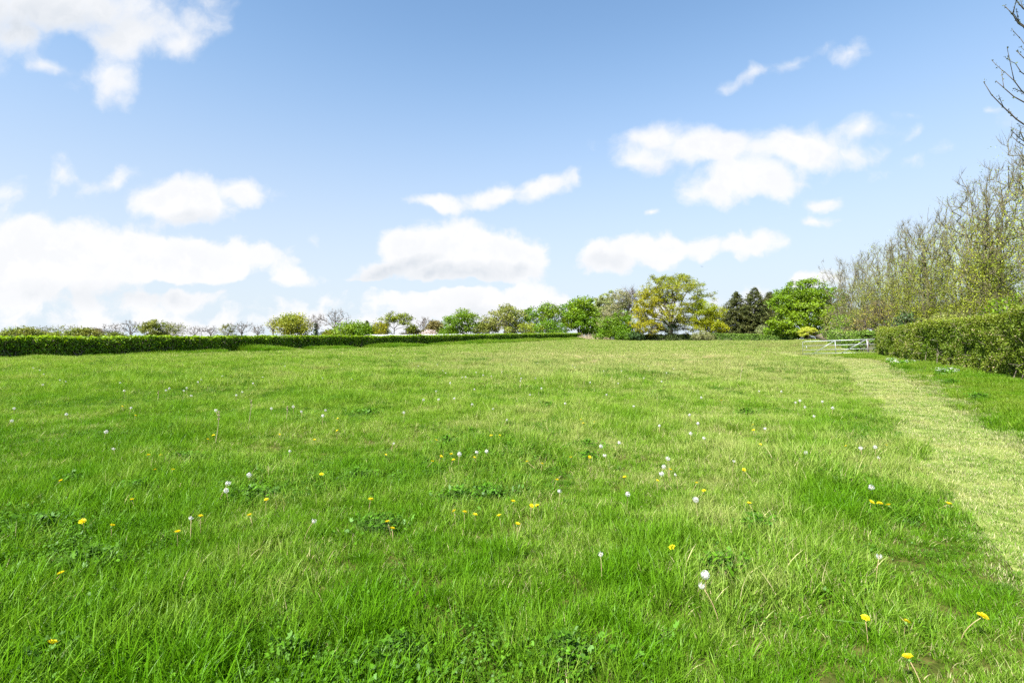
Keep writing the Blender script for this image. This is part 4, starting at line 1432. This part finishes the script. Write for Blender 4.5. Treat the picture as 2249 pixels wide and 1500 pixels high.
for hs, (px, py), Dp, sag in B_:
    tip = np.array([wx(px, Dp), Dp, wz(py, Dp)]) - np.array([X, Y, zt])
    st_ = np.array([.08, .05, hs])
    mid = (st_ + tip) / 2
    n = 12
    tt = np.linspace(0, 1, n)[:, None]
    c1 = st_ + (tip - st_) * .35 + np.array([0, 0, .15])
    c2 = st_ + (tip - st_) * .86 + np.array([0, 0, -sag * 1.1])
    pth = (1 - tt) ** 3 * st_ + 3 * (1 - tt) ** 2 * tt * c1 + 3 * (1 - tt) * tt ** 2 * c2 + tt ** 3 * tip
    pth[1:-1] += rng.normal(size=(n - 2, 3)) * .022
    rad = np.linspace(.042, .0065, n)
    parts.append(tube_path(pth, rad, 5))
    for k in range(4, n):
        budp.append(pth[k] + rng.normal(size=3) * .01)
        if rng.rand() < .62:
            dv = (pth[k] - pth[k - 1])
            dv = dv / np.linalg.norm(dv) * .6 + rand_dirs(1, rng)[0] * .55 + np.array([0, 0, .45])
            L = .18 + .38 * rng.rand()
            q = np.array([pth[k] + dv * L * s + np.array([0, 0, .12 * s * s * L]) for s in np.linspace(0, 1, 5)])
            parts.append(tube_path(q, np.linspace(.0085, .005, 5), 4))
            budp += [q[-1], q[2] + rng.normal(size=3) * .01, q[3] + rng.normal(size=3) * .01]
v, f = join(parts)
fast_mesh('trunk', v, f, 4, M_barkdark, t, smooth=True)
budp = np.array(budp)
cen = np.repeat(budp, 3, 0) + rng.normal(size=(len(budp) * 3, 3)) * .014
lv, lf = leaves(cen, .042, rng)
fast_mesh('buds', lv, lf, 4, leafy('bud', (.07, .075, .045), (.15, .19, .07), .2, .4, 1), t, attrs=dict(tint=np.repeat(rng.rand(len(cen)), 4), var=np.repeat(rng.rand(len(cen)), 4)))

# ------------------------------------------------------------------ gate
M_galv = plain('galvanised_steel', (.42, .44, .46), (.32, .34, .37), 14, .45, .5)
M_post = plain('weathered_post', (.12, .095, .06), (.07, .055, .04), 8, .9, bump=.4, stretch=(1, 1, .2))
ga = np.array([22.65, 39.0])
gb = np.array([26.5, 35.7])
gl_ = np.linalg.norm(gb - ga)
gate = empty('field_gate', (ga[0], ga[1], 0.0), 'galvanised tubular steel field gate standing open at the end of the tall hedge', 'gate')


def gp(s, h):
    """point on the gate: s 0..1 along, h metres above its sloping foot"""
    return np.array([(gb - ga)[0] * s, (gb - ga)[1] * s, 0.05 + 0.23 * s + h])


v, f = tube_path([gp(0, .0), gp(0, 1.02), gp(.03, 1.06), gp(.5, 1.06), gp(1, 1.06)], .024, 8)
fast_mesh('top_rail', v, f, 4, M_galv, gate, smooth=True)
for hgt in (.12, .40, .72):
    v, f = tube_path([gp(0.006, hgt), gp(.5, hgt), gp(.995, hgt)], .016, 8)
    fast_mesh('rail', v, f, 4, M_galv, gate, smooth=True)
for s, tl in ((.415, .012), (.80, .02), (.99, 0)):
    v, f = tube_path([gp(s + tl, 0.02) + np.array([0, -.03, 0]), gp(s, 1.055) + np.array([0, -.03, 0])], .02, 8)
    fast_mesh('upright', v, f, 4, M_galv, gate, smooth=True)
for s0, s1 in ((.13, .405), (.49, .785)):
    v, f = tube_path([gp(s0, 0.09) + np.array([0, -.035, 0]), gp(s1, 1.04) + np.array([0, -.035, 0])], .019, 8)
    fast_mesh('brace', v, f, 4, M_galv, gate, smooth=True)
v, f = tube_path([gp(.05, .42), gp(.05, .71)], .014, 6)
fast_mesh('latch', v, f, 4, M_galv, gate, smooth=True)
for n, (x, y, h, lab) in enumerate([(27.0, 36.9, 1.35, 'stout brown wooden post seen through the right end of the gate'), (27.7, 39.0, 1.2, 'thinner brown wooden post farther behind the gate')]):
    o = empty('gate_post', (x, y, g1(x, y) - .1), lab, 'post')
    pts_ = [(0, 0, 0), (.01, 0, h * .5), (0, 0.01, h), (0, .01, h + .03)]
    v, f = tube_path(pts_, [.085, .08, .075, .03], 8)
    fast_mesh('post', v, f, 4, M_post, o, smooth=False)
    v, f = join([box(-.08, .08, -.10, -.08, h * .75, h * .79), box(-.02, .02, -.15, -.10, h * .76, h * .78)])
    fast_mesh('hinge', v, f, 4, M_galv, o)

# post and rail fence by the golden bush
M_pale = plain('pale_timber', (.44, .36, .24), (.33, .27, .18), 6, .9, stretch=(.3, .3, 1))
D = 86
x0 = wx(1754, D)
fence = empty('rail_fence', (x0, D, g1(x0, D)), 'short pale wooden post and rail fence below the golden bush', 'fence')
for k in range(3):
    v, f = box(k * .95 - .05, k * .95 + .05, -.05, .05, -.15, .82)
    fast_mesh('post', v, f, 4, M_pale, fence)
for hgt in (.30, .58):
    v, f = box(-.05, 1.95, -.09, -.053, hgt, hgt + .09)
    fast_mesh('rail', v, f, 4, M_pale, fence)
# pale rounded stones
M_stone = plain('pale_stone', (.60, .53, .46), (.46, .42, .38), 5, .9)
for n, (px, py, s, lab) in enumerate([(1778, 742, .30, 'pale rounded stone right beside the fence end'), (1785, 743, .34, 'pale pinkish rounded stone, middle one of the three'), (1800, 743, .30, 'pale rounded stone set apart on the right')]):
    D = 84
    rg = np.random.RandomState(n)
    u_, v_ = np.meshgrid(np.linspace(0, 2 * math.pi, 15)[:-1], np.linspace(-1.45, 1.45, 9))
    pt = np.stack([np.cos(u_) * np.cos(v_), np.sin(u_) * np.cos(v_), np.sin(v_)], -1).reshape(-1, 3)
    pt = pt * (0.75 + .5 * vnoise(pt + n * 5, 1.6))[:, None] * s * np.array([1, .9, 1.0])
    ii, jj = np.meshgrid(np.arange(14), np.arange(8))
    q = np.stack([jj * 14 + ii, jj * 14 + (ii + 1) % 14, (jj + 1) * 14 + (ii + 1) % 14, (jj + 1) * 14 + ii], -1).reshape(-1, 4)
    o = fast_mesh('garden_stone', pt, q, 4, M_stone, smooth=True)
    x = wx(px, D)
    o.location = (x, D, g1(x, D) + .62)
    o.location.z = wz(py, D) - .1
    tag(o, lab, 'stone', 'pale stones by the fence')

# shed behind the roadside hedge
M_roof = plain('dark_roof', (.045, .035, .03), (.07, .055, .05), 4, .9, stretch=(1, 6, 1))
M_wall = plain('shed_boards', (.20, .16, .11), (.14, .11, .08), 5, .9, stretch=(8, 1, 1))
M_greyroof = plain('grey_roof', (.26, .26, .27), (.20, .20, .21), 3, .8)
D = 72
shed = empty('shed', (wx(1848, D), D, g1(wx(1848, D), D)), 'low wooden shed with a dark sloping roof behind the roadside hedge', 'shed')
hz = wz(727, D) - shed.location.z
v, f = box(-1.9, 1.9, 0, 3.0, -.2, hz - .25)
fast_mesh('wall', v, f, 4, M_wall, shed)
v = np.array([[-2.1, -.3, hz - .3], [2.1, -.3, hz - .05], [2.1, 1.5, hz + .3], [-2.1, 1.5, hz + .05], [-2.1, 3.3, hz - .3], [2.1, 3.3, hz - .05]])
v = np.concatenate([v, v - np.array([0, 0, .12])])
f = np.array([[0, 1, 2, 3], [3, 2, 5, 4], [9, 8, 7, 6], [10, 11, 8, 9], [0, 6, 7, 1], [4, 5, 11, 10], [0, 3, 9, 6], [3, 4, 10, 9], [1, 7, 8, 2], [2, 8, 11, 5]]).ravel()
fast_mesh('roof', v, f, 4, M_roof, shed)
v, f = box(-1.5, -.6, -.04, -.004, -.1, hz - .6)
fast_mesh('door', v, f, 4, M_post, shed)
barn = empty('small_barn', (wx(1862, 70), 70, g1(wx(1862, 70), 70)), 'small grey roofed gable end behind the roadside hedge, right of the dark shed roof', 'barn')
hz = wz(718, 70) - barn.location.z
v, f = box(-1.3, 1.3, 0, 3, -.2, hz - 1.0)
fast_mesh('wall', v, f, 4, M_wall, barn)
v = np.array([[-1.6, -.2, hz - 1.0], [0.6, -.2, hz], [1.6, -.2, hz - .9], [-1.6, 3.2, hz - 1.0], [.6, 3.2, hz], [1.6, 3.2, hz - .9]])
v = np.concatenate([v, v - np.array([0, 0, .1])])
f = np.array([[0, 1, 4, 3], [1, 2, 5, 4], [9, 10, 7, 6], [10, 11, 8, 7], [0, 6, 7, 1], [1, 7, 8, 2], [3, 4, 10, 9], [4, 5, 11, 10], [0, 3, 9, 6], [2, 8, 11, 5]]).ravel()
fast_mesh('roof', v, f, 4, M_greyroof, barn)

# long white polythene tunnels behind the left hedge
M_poly = plain('white_polythene', (.78, .79, .80), (.68, .70, .71), .6, .45)
M_hoop = plain('tunnel_hoop', (.4, .41, .42), None, 5, .5, .6)
P0_ = np.array([-19.0, 71.5])
P1_ = np.array([15.5, 128.5])
Ln = np.linalg.norm(P1_ - P0_)
dv = (P1_ - P0_) / Ln
nv = np.array([-dv[1], dv[0]])
tun = empty('polythene_tunnel', (P0_[0], P0_[1], g1(*P0_)), 'long low white polythene tunnel whose top shows as a line over the left hedge', 'tunnel')
ns = 46
th = np.linspace(0, math.pi, 11)
vv = []
for s in np.linspace(0, Ln, ns):
    q = P0_ + dv * s
    Dd = q[1]
    row_y = 735.3 + (730.9 - 735.3) * (s / Ln)
    top = wz(row_y, Dd) - g1(*q)
    for a in th:
        w = -2.0 * math.cos(a)
        xy = q + nv * (w + 2.0)
        vv.append((xy[0] - P0_[0], xy[1] - P0_[1], g1(*q) - g1(*P0_) + top * math.sin(a) ** .6 + .012 * math.sin(s * 5)))
ii, jj = np.meshgrid(np.arange(10), np.arange(ns - 1))
q = np.stack([jj * 11 + ii, jj * 11 + ii + 1, (jj + 1) * 11 + ii + 1, (jj + 1) * 11 + ii], -1).reshape(-1, 4)
fast_mesh('sheeting', vv, q, 4, M_poly, tun, smooth=True)
V_ = np.array(vv).reshape(ns, 11, 3)
for k in range(0, ns, 5):
    v, f = tube_path(V_[k] * np.array([1, 1, 1.004]), .02, 5)
    fast_mesh('hoop', v, f, 4, M_hoop, tun)

# two white cars half hidden behind the ragged hedge
M_white = plain('white_car_paint', (.78, .79, .80), (.74, .75, .76), 1, .3)
M_glass = plain('dark_car_glass', (.03, .035, .04), None, 1, .1)
M_tyre = plain('black_tyre', (.02, .02, .02), None, 3, .9)


def car(label, px, D, L, hgt, rot):
    x = wx(px, D)
    t = empty('parked_car', (x, D, g1(x, D)), label, 'car', 'white cars behind the ragged hedge')
    t.rotation_euler = (0, 0, rot)
    prof = [(-.5, .28), (-.5, .62), (-.46, .68), (-.30, .72), (-.17, 1.0), (.22, 1.0), (.40, .70), (.5, .64), (.5, .28)]
    n = len(prof)
    vs = []
    for sd, wd in ((-1, .86), (1, .86)):
        for a, b in prof:
            k = 1 - .16 * max(0, (b - .7) / .3)
            vs.append((a * L, sd * wd * k, b * hgt))
    f = [[i, (i + 1) % n, (i + 1) % n + n, i + n] for i in range(n)]
    for o_ in (0, n):
        f += [[o_ + 0, o_ + 1, o_ + 7, o_ + 8], [o_ + 1, o_ + 2, o_ + 6, o_ + 7], [o_ + 2, o_ + 3, o_ + 6, o_ + 6], [o_ + 3, o_ + 4, o_ + 5, o_ + 6]]
    f = [e for e in f if len(set(e)) == 4]
    fast_mesh('body', vs, np.array(f).ravel(), 4, M_white, t)
    for sd in (-1, 1):
        w = .79
        g = [(-.27 * L, sd * (w + .05), .74 * hgt), (-.155 * L, sd * (w - .055), .95 * hgt), (.20 * L, sd * (w - .055), .95 * hgt), (.34 * L, sd * (w + .05), .74 * hgt)]
        g = np.array(g)
        v = np.concatenate([g, g + np.array([0, sd * .035, 0])])
        ff_ = np.array([[0, 1, 2, 3], [4, 5, 6, 7], [0, 1, 5, 4], [1, 2, 6, 5], [2, 3, 7, 6], [3, 0, 4, 7]]).ravel()
        fast_mesh('window', v, ff_, 4, M_glass, t)
        for a in (-.31, .31):
            v, f2 = tube_path([(a * L, sd * .68, .31), (a * L, sd * .90, .31)], .31, 14)
            fast_mesh('wheel', v, f2, 4, M_tyre, t)


car('white parked car glimpsed under the left side of the big oak', 1424, 119, 4.1, 1.5, .1)
car('white parked car glimpsed between the big oak trunk and the yellow green tree', 1503, 117, 4.0, 1.5, -.2)

# bird
bv = [(-.20, 0, 0), (.0, -.05, .02), (.22, 0, .01), (.0, .05, .02), (0, 0, -.05), (.02, -.42, .10), (-.10, -.36, .09), (.02, .42, .10), (-.10, .36, .09), (0, 0, .05)]
bf = np.array([[0, 1, 4, 3], [2, 3, 4, 1], [1, 5, 6, 0], [3, 0, 8, 7], [0, 3, 9, 1], [2, 1, 9, 3]]).ravel()
o = fast_mesh('bird', bv, bf, 4, M_tyre)
o.location = (wx(1541, 95), 95, wz(586, 95))
o.rotation_euler = (.2, .1, .5)
tag(o, 'tiny dark bird flying above the big oak', 'bird')

# ------------------------------------------------------------------ dandelions
def stem_mesh(h, bend, seed, r=.0022):
    s = np.linspace(0, 1, 6)
    return tube_path(np.stack([bend * s ** 2, 0 * s, h * s - .02 * (1 - s)], 1), r, 5)


M_stem = plain('dandelion_stem', (.26, .25, .10), (.30, .20, .11), 20, .7)
M_puff, t_, out_ = new_mat('seed_down')
d1 = t_.node('ShaderNodeBsdfDiffuse')
d2 = t_.node('ShaderNodeBsdfTranslucent')
d1.inputs[0].default_value = (.76, .76, .74, 1)
d2.inputs[0].default_value = (.80, .80, .77, 1)
mx = t_.node('ShaderNodeMixShader')
mx.inputs[0].default_value = .45
t_.l.new(d1.outputs[0], mx.inputs[1])
t_.l.new(d2.outputs[0], mx.inputs[2])
t_.l.new(mx.outputs[0], out_.inputs[0])
M_seed = plain('seed_core', (.22, .18, .12), None, 10, .9)
M_petal = leafy('dandelion_petal', (.78, .64, .01), (.86, .74, .02), .3, .15, 3)
M_sepal = plain('green_sepal', (.10, .20, .03), None, 10, .8)


def puff_meshes(seed, part):
    """seed head: filaments with feathery stars, some heads half blown"""
    rg = np.random.RandomState(seed)
    R_ = .019
    n = 90
    d = rand_dirs(n, rg)
    if part < 1:
        d = d[(d[:, 0] * .7 + d[:, 2] * .7) < (2 * part - 1)]
    n = len(d)
    a = unit(np.cross(d, rand_dirs(n, rg)))
    b = np.cross(d, a)
    parts = [frusta(d * .004, d * R_ * .86, np.full(n, .00025), np.full(n, .0002), 3)]
    for k in range(3):
        e = a * math.cos(k * math.pi / 3) + b * math.sin(k * math.pi / 3)
        g = np.cross(d, e)
        c = d * R_ * .88
        w, l_ = .0007, .0058
        q = np.stack([c - e * l_ + d * .003, c - g * w, c + e * l_ + d * .003, c + g * w], 1).reshape(-1, 3)
        parts.append((q, np.arange(len(q))))
    return join(parts)


def sphere(r, k=8, m=6, c=(0, 0, 0), sq=1.0):
    u_, v_ = np.meshgrid(np.linspace(0, 2 * math.pi, k + 1)[:-1], np.linspace(-1.5, 1.5, m))
    pt = np.stack([np.cos(u_) * np.cos(v_), np.sin(u_) * np.cos(v_), np.sin(v_) * sq], -1).reshape(-1, 3) * r + np.array(c)
    ii, jj = np.meshgrid(np.arange(k), np.arange(m - 1))
    return pt, np.stack([jj * k + ii, jj * k + (ii + 1) % k, (jj + 1) * k + (ii + 1) % k, (jj + 1) * k + ii], -1).ravel()


def flower_mesh(seed, openness):
    rg = np.random.RandomState(seed)
    parts = []
    for ring, (n, L, el) in enumerate([(22, .021, .15), (20, .017, .5), (16, .012, .85), (10, .007, 1.2)]):
        for k in range(n):
            a = k / n * 6.283 + rg.rand() * .3
            e = el + (1 - openness) * .8 + rg.normal() * .1
            e = min(e, 1.45)
            d = np.array([math.cos(a) * math.cos(e), math.sin(a) * math.cos(e), math.sin(e)])
            s = np.array([-math.sin(a), math.cos(a), 0])
            c = np.array([0, 0, .002 + ring * .001])
            w = .0022
            parts.append((np.array([c - s * w * .5, c + s * w * .5, c + d * L + s * w, c + d * L - s * w]), np.arange(4)))
    return join(parts)


proto = {}


def clock_proto(kind):
    part = (1.0, 0.62, 0.85)[kind]
    v, f = puff_meshes(700 + kind, part)
    pm = fast_mesh('seed_head', v, f, 4, M_puff, link=False).data
    v, f = sphere(.0055, 8, 6)
    cm = fast_mesh('seed_core', v, f, 4, M_seed, link=False, smooth=True).data
    return pm, cm


CLOCKM = [clock_proto(k) for k in range(3)]
FLOWM = []
for k in range(3):
    v, f = flower_mesh(720 + k, (1.0, .8, .45)[k])
    o = fast_mesh('flower_head', v, f, 4, M_petal, link=False, attrs=dict(tint=np.random.RandomState(k).rand(len(v)), var=np.full(len(v), .5)))
    v, f = tube_path([(0, 0, -.012), (0, 0, -.004), (0, 0, .002)], [.003, .0065, .006], 8)
    s_ = fast_mesh('sepals', v, f, 4, M_sepal, link=False)
    FLOWM.append((o.data, s_.data))
STEMM = {}
for hk in range(5):
    for bk in range(2):
        v, f = stem_mesh(1.0, .0, 0)
        pass


def dandelion(kind, px, py, hgt, seed, label, group, variant, size):
    rg = np.random.RandomState(seed)
    D = (EYE - hgt) * F / (py - HOR)
    for _ in range(4):
        X = wx(px, D)
        D = (EYE - g1(X, D) - hgt) * F / (py - HOR)
    X = wx(px, D)
    z = g1(X, D)
    bend = rg.normal() * .05
    yaw = rg.rand() * 6.28
    t = empty('dandelion_clock' if kind == 0 else 'dandelion_flower', (X - bend * math.cos(yaw), D - bend * math.sin(yaw), z), label, 'dandelion', group)
    t.rotation_euler = (0, 0, yaw)
    v, f = stem_mesh(hgt, bend, seed, .0022 if D < 8 else .003)
    fast_mesh('stem', v, f, 4, M_stem, t, smooth=True)
    tip = np.array([bend, 0, hgt])
    if kind == 0:
        pm, cm = CLOCKM[variant]
        o = bpy.data.objects.new('seed_head', pm)
        COL.objects.link(o)
        o.parent = t
        o.location = tip
        o.scale = (size,) * 3
        o.rotation_euler = (rg.normal() * .3, rg.normal() * .3, rg.rand() * 6.28)
        c = bpy.data.objects.new('seed_core', cm)
        COL.objects.link(c)
        c.parent = o
    else:
        pm, cm = FLOWM[variant]
        o = bpy.data.objects.new('flower_head', pm)
        COL.objects.link(o)
        o.parent = t
        o.location = tip
        o.scale = (size,) * 3
        o.rotation_euler = (rg.normal() * .35, rg.normal() * .35, rg.rand() * 6.28)
        c = bpy.data.objects.new('sepals', cm)
        COL.objects.link(c)
        c.parent = o


CLOCKS = [(31, 897), (26, 924), (146, 910), (233, 948), (288, 896), (365, 857), (372, 853), (404, 858), (410, 852), (420, 869), (519, 868), (532, 861), (556, 842), (474, 901), (596, 897), (644, 893), (662, 904), (715, 901), (709, 913),
          (250, 985), (547, 1043), (501, 1061), (497, 1077), (637, 990), (420, 1137), (94, 845), (273, 858), (958, 859), (1042, 855), (1164, 867), (1189, 853), (930, 878), (963, 877), (998, 875), (1037, 888), (1083, 898), (887, 906),
          (1241, 886), (1332, 867), (1392, 892), (1448, 935), (1360, 972), (1320, 980), (1328, 1000), (1009, 997), (1047, 993), (1069, 991), (1467, 1007), (1458, 1025), (1453, 1040), (1379, 1085), (864, 973), (1229, 1078), (1484, 1042),
          (1113, 922), (1145, 831), (1023, 828), (973, 814), (1540, 873), (1667, 859), (1716, 860), (1514, 911), (1533, 930), (1747, 884), (1757, 880), (1806, 882), (1829, 896), (1788, 914), (1768, 894), (1680, 941), (1517, 952), (1546, 962),
          (1770, 994), (1890, 984), (1922, 982), (1930, 1004), (1612, 1012), (1914, 1070), (1528, 1097), (1724, 800), (1549, 1262), (1541, 1285), (1931, 1221), (1319, 1216), (690, 1143)]
WILT = {(420, 1137), (250, 985), (1541, 1285), (1931, 1221), (1319, 1216), (690, 1143), (1229, 1078), (637, 990), (1484, 1042), (1113, 922), (864, 973), (1930, 1004), (1612, 1012)}
FLOW = [(134, 1056), (290, 1098), (340, 1033), (326, 1000), (354, 1000), (690, 967), (706, 1042), (585, 1098), (613, 956), (456, 965), (469, 957), (742, 920), (741, 946), (297, 913), (379, 1033), (268, 893), (181, 1146), (245, 1156), (390, 1169),
        (134, 1260), (112, 1416), (440, 1134), (548, 1132), (846, 1000), (958, 967), (968, 1003), (991, 999), (996, 1010), (949, 1014), (1041, 1006), (1079, 957), (1097, 957), (1158, 1015), (1190, 1019), (1223, 1055), (1126, 1103), (1167, 1111), (1180, 1111),
        (998, 1124), (1020, 1125), (1043, 1131), (1097, 1134), (814, 1097), (1276, 922), (1281, 931), (1305, 927), (1253, 1005), (1294, 1005), (1372, 1048), (1472, 1032), (1443, 1057), (851, 1146), (861, 1162), (1136, 1153), (1476, 1202), (1584, 880),
        (1654, 934), (1655, 945), (1670, 977), (1633, 1033), (1858, 980), (1946, 978), (1530, 1062), (1546, 1078), (1645, 1106), (1912, 1104), (1932, 1106), (1952, 1110), (2083, 1108), (1990, 1366), (1900, 1358), (1996, 1447), (2158, 1354)]
_r = np.random.RandomState(44)
for _k in range(46):
    CLOCKS.append((int(850 + 640 * _r.rand()), int(793 + 50 * _r.rand() ** .8)) if _k < 32 else (int(60 + 760 * _r.rand()), int(800 + 45 * _r.rand())))
CLOCKS = list(dict.fromkeys(CLOCKS))
ORD = ['first', 'second', 'third', 'fourth', 'fifth', 'sixth', 'seventh', 'eighth', 'ninth', 'tenth', 'eleventh', 'twelfth', 'thirteenth', 'fourteenth', 'fifteenth', 'sixteenth', 'seventeenth', 'eighteenth', 'nineteenth', 'twentieth',
       'twenty-first', 'twenty-second', 'twenty-third', 'twenty-fourth', 'twenty-fifth', 'twenty-sixth', 'twenty-seventh', 'twenty-eighth', 'twenty-ninth', 'thirtieth']


def third(px):
    return 'left third' if px < 750 else 'middle third' if px < 1500 else 'right third'


def labels_for(items, what, far_y, far_label):
    """nearer flowers get their own label by row, third and order from the left"""
    bands = [(1180, 1600, 'nearest the camera'), (1075, 1180, 'in the near grass'), (1020, 1075, 'a few steps out'), (975, 1020, 'in the nearer field'), (far_y, 975, 'farther out')]
    out = {}
    for lo, hi, words in bands:
        for th_ in ('left third', 'middle third', 'right third'):
            g = sorted([p for p in items if lo <= p[1] < hi and third(p[0]) == th_])
            for k, p in enumerate(g):
                if len(g) == 1:
                    out[p] = '%s %s, the only one in the %s' % (what, words, th_)
                else:
                    out[p] = '%s %s, %s from left in the %s' % (what, words, ORD[k], th_)
    for p in items:
        out.setdefault(p, far_label)
    return out


full = [p for p in CLOCKS if p not in WILT]
labs = labels_for(full, 'round white dandelion clock', 925, 'tiny white dandelion clock far out in the field')
labs.update(labels_for(list(WILT), 'greyed half blown dandelion clock', 915, 'tiny greyed dandelion clock far out in the field'))
for n, p in enumerate(CLOCKS):
    rg = np.random.RandomState(800 + n)
    far = p[1] < 925
    dandelion(0, p[0], p[1], .15 + .08 * rg.rand() + (.03 if p[1] > 1180 else 0), 800 + n, labs[p], 'white dandelion clocks in the meadow', (1 if p in WILT else (0, 2)[n % 2]), (.75 if p in WILT else 1.0) * (1.12 + .3 * rg.rand()))
labs = labels_for(FLOW, 'yellow dandelion flower', 930, 'tiny yellow dandelion flower far out in the field')
for n, p in enumerate(FLOW):
    rg = np.random.RandomState(900 + n)
    dandelion(1, p[0], p[1], .105 + .05 * rg.rand(), 900 + n, labs[p], 'yellow dandelions in the meadow', n % 3, 1.0 + .3 * rg.rand())

# tall dry dock stalks
M_straw = plain('dry_stalk', (.36, .31, .19), (.27, .22, .13), 12, .9)
for n, (px, py, hpx, lab) in enumerate([(472, 975, 78, 'tallest dry straw coloured stalk left of centre'), (545, 935, 60, 'dark dry stalk right of the tallest straw coloured one'), (627, 925, 38, 'short dry stalk standing right of the dark one'),
                                        (345, 880, 26, 'dry stalk far out on the left'), (1625, 840, 40, 'thin dry stalk standing left of the mown strip'), (1665, 800, 22, 'bent dry stalk lying in the grass left of the gate')]):
    D = 1.6 * F / (py - HOR)
    X = wx(px, D)
    h = hpx * D / F
    o = empty('dry_stalk', (X, D, g1(X, D)), lab, 'stalk', 'dry stalks in the meadow')
    ln = .6 if n == 5 else .12
    s = np.linspace(0, 1, 6)
    v, f = tube_path(np.stack([ln * h * s, .02 * np.sin(s * 3), h * s], 1), np.linspace(.004, .0022, 6) * (1 + D / 24), 5)
    fast_mesh('stem', v, f, 4, M_straw, o, smooth=True)
    rg = np.random.RandomState(n)
    c = np.stack([ln * h * (.75 + .3 * rg.rand(90)), 0 * rg.rand(90), h * (.72 + .3 * rg.rand(90))], 1) + rg.normal(size=(90, 3)) * .007
    lv, lf = leaves(c, .014, rg)
    fast_mesh('seed_spike', lv, lf, 4, M_straw, o)

# leafy weed clumps, darker than the grass
CL = [(395, 1008, .55), (545, 1085, .62), (300, 1075, .35), (160, 1062, .3), (1205, 893, .7), (980, 965, .32), (1115, 930, .25), (1290, 975, .4), (1450, 865, .4), (810, 902, .4), (780, 1040, .5), (1000, 1085, .4), (1070, 1080, .45), (1640, 905, .35),
      (830, 1150, .4), (90, 1160, .6), (200, 1240, .4), (1590, 1240, .4), (1290, 1000, .25), (1660, 1150, .3), (2150, 880, .5), (2090, 850, .45), (100, 1465, .4), (640, 1450, .22), (880, 1440, .26), (1240, 1440, .26)]
CLL = labels_for([(c[0], c[1]) for c in CL], 'dark leafy weed clump', 800, 'dark leafy weed clump')
for n, (px, py, rad) in enumerate(CL):
    D = 1.58 * F / (py - HOR)
    X = wx(px, D)
    rg = np.random.RandomState(1000 + n)
    o = empty('weed_clump', (X, D, g1(X, D)), CLL[(px, py)], 'weed', 'dark leafy weed clumps in the meadow')
    m = int(60 + 420 * rad)
    parts, var, tn = [], [], []
    st = []
    for i in range(m):
        r, a = rad * abs(rg.normal()) * .6, rg.rand() * 6.28
        r *= .55 + .9 * (.5 + .5 * math.sin(3 * a + n)) * (.5 + .5 * math.cos(2 * a + 2 * n))
        h = (.075 + .09 * rg.rand()) * max(.4, 1 - (r / rad) * .5)
        c = np.array([r * 1.15 * math.cos(a), r * .8 * math.sin(a), h])
        s = (.012 + .015 * rg.rand()) * (1 + D / 22)
        yaw = rg.rand() * 6.28
        tl = rg.normal(size=2) * .5
        val = rg.rand()
        for k in range(3):
            tt_ = yaw + (k - 1) * .8
            d = np.array([math.cos(tt_), math.sin(tt_), 0])
            e = np.array([-d[1], d[0], 0])
            q = np.array([c, c + d * s * .55 + e * s * .24, c + d * s, c + d * s * .55 - e * s * .24])
            q[:, 2] += (q[:, 0] - c[0]) * tl[0] + (q[:, 1] - c[1]) * tl[1]
            parts.append((q, np.arange(4)))
            var += [val] * 4
        st.append((np.array([c[0] * .7, c[1] * .7, -.02]), c))
    v, f = join(parts)
    fast_mesh('leaves', v, f, 4, M_weed, o, attrs=dict(var=var, tint=np.full(len(v), .25 + .3 * rg.rand())))
    a_ = np.array([s[0] for s in st])
    b_ = np.array([s[1] for s in st])
    v, f = frusta(a_, b_, np.full(m, .0022), np.full(m, .0012), 3)
    tag(fast_mesh('stems', v, f, 4, M_sepal, o), kind='stuff')

# white flowering plants at the foot of the right hedge
L_lush = leafy('lush_leaf', (.07, .18, .006), (.11, .23, .012), .3, .4, 2)
for n, (px, py, wd, lab) in enumerate([(1990, 800, 46, 'larger patch-like white flowering plant at the foot of the tall hedge'), (2078, 822, 34, 'white flowering plant nearer the camera at the foot of the tall hedge'), (1958, 794, 16, 'small white flowering plant nearest the gate under the tall hedge')]):
    D = 1.40 * F / (py - HOR)
    X = wx(px, D)
    rad = wd * D / F / 2 * 1.3
    rg = np.random.RandomState(1100 + n)
    o = empty('flowering_plant', (X, D, g1(X, D)), lab, 'plant', 'white flowering plants under the right hedge')
    m = 520
    r = rad * np.sqrt(rg.rand(m))
    a = rg.rand(m) * 6.28
    c = np.stack([r * np.cos(a), r * np.sin(a) * .7, .05 + .28 * rg.rand(m) * (1.1 - r / rad)], 1)
    lv, lf = leaves(c, .10, rg)
    fast_mesh('leaves', lv, lf, 4, L_lush, o, attrs=dict(tint=np.repeat(rg.rand(m), 4), var=np.repeat(rg.rand(m), 4)))
    heads = np.stack([(rg.rand(18) - .5) * 2 * rad, (rg.rand(18) - .5) * rad, .16 + .12 * rg.rand(18)], 1)
    c = np.repeat(heads, 7, 0) + rg.normal(size=(18 * 7, 3)) * np.array([.035, .035, .012])
    lv, lf = leaves(c, .03, rg, up=1.2, aspect=.9)
    fast_mesh('blossom', lv, lf, 4, M_puff, o)
    v, f = frusta(heads * np.array([.8, .8, 0]), heads, np.full(18, .004), np.full(18, .002), 4)
    tag(fast_mesh('stems', v, f, 4, M_sepal, o), kind='stuff')
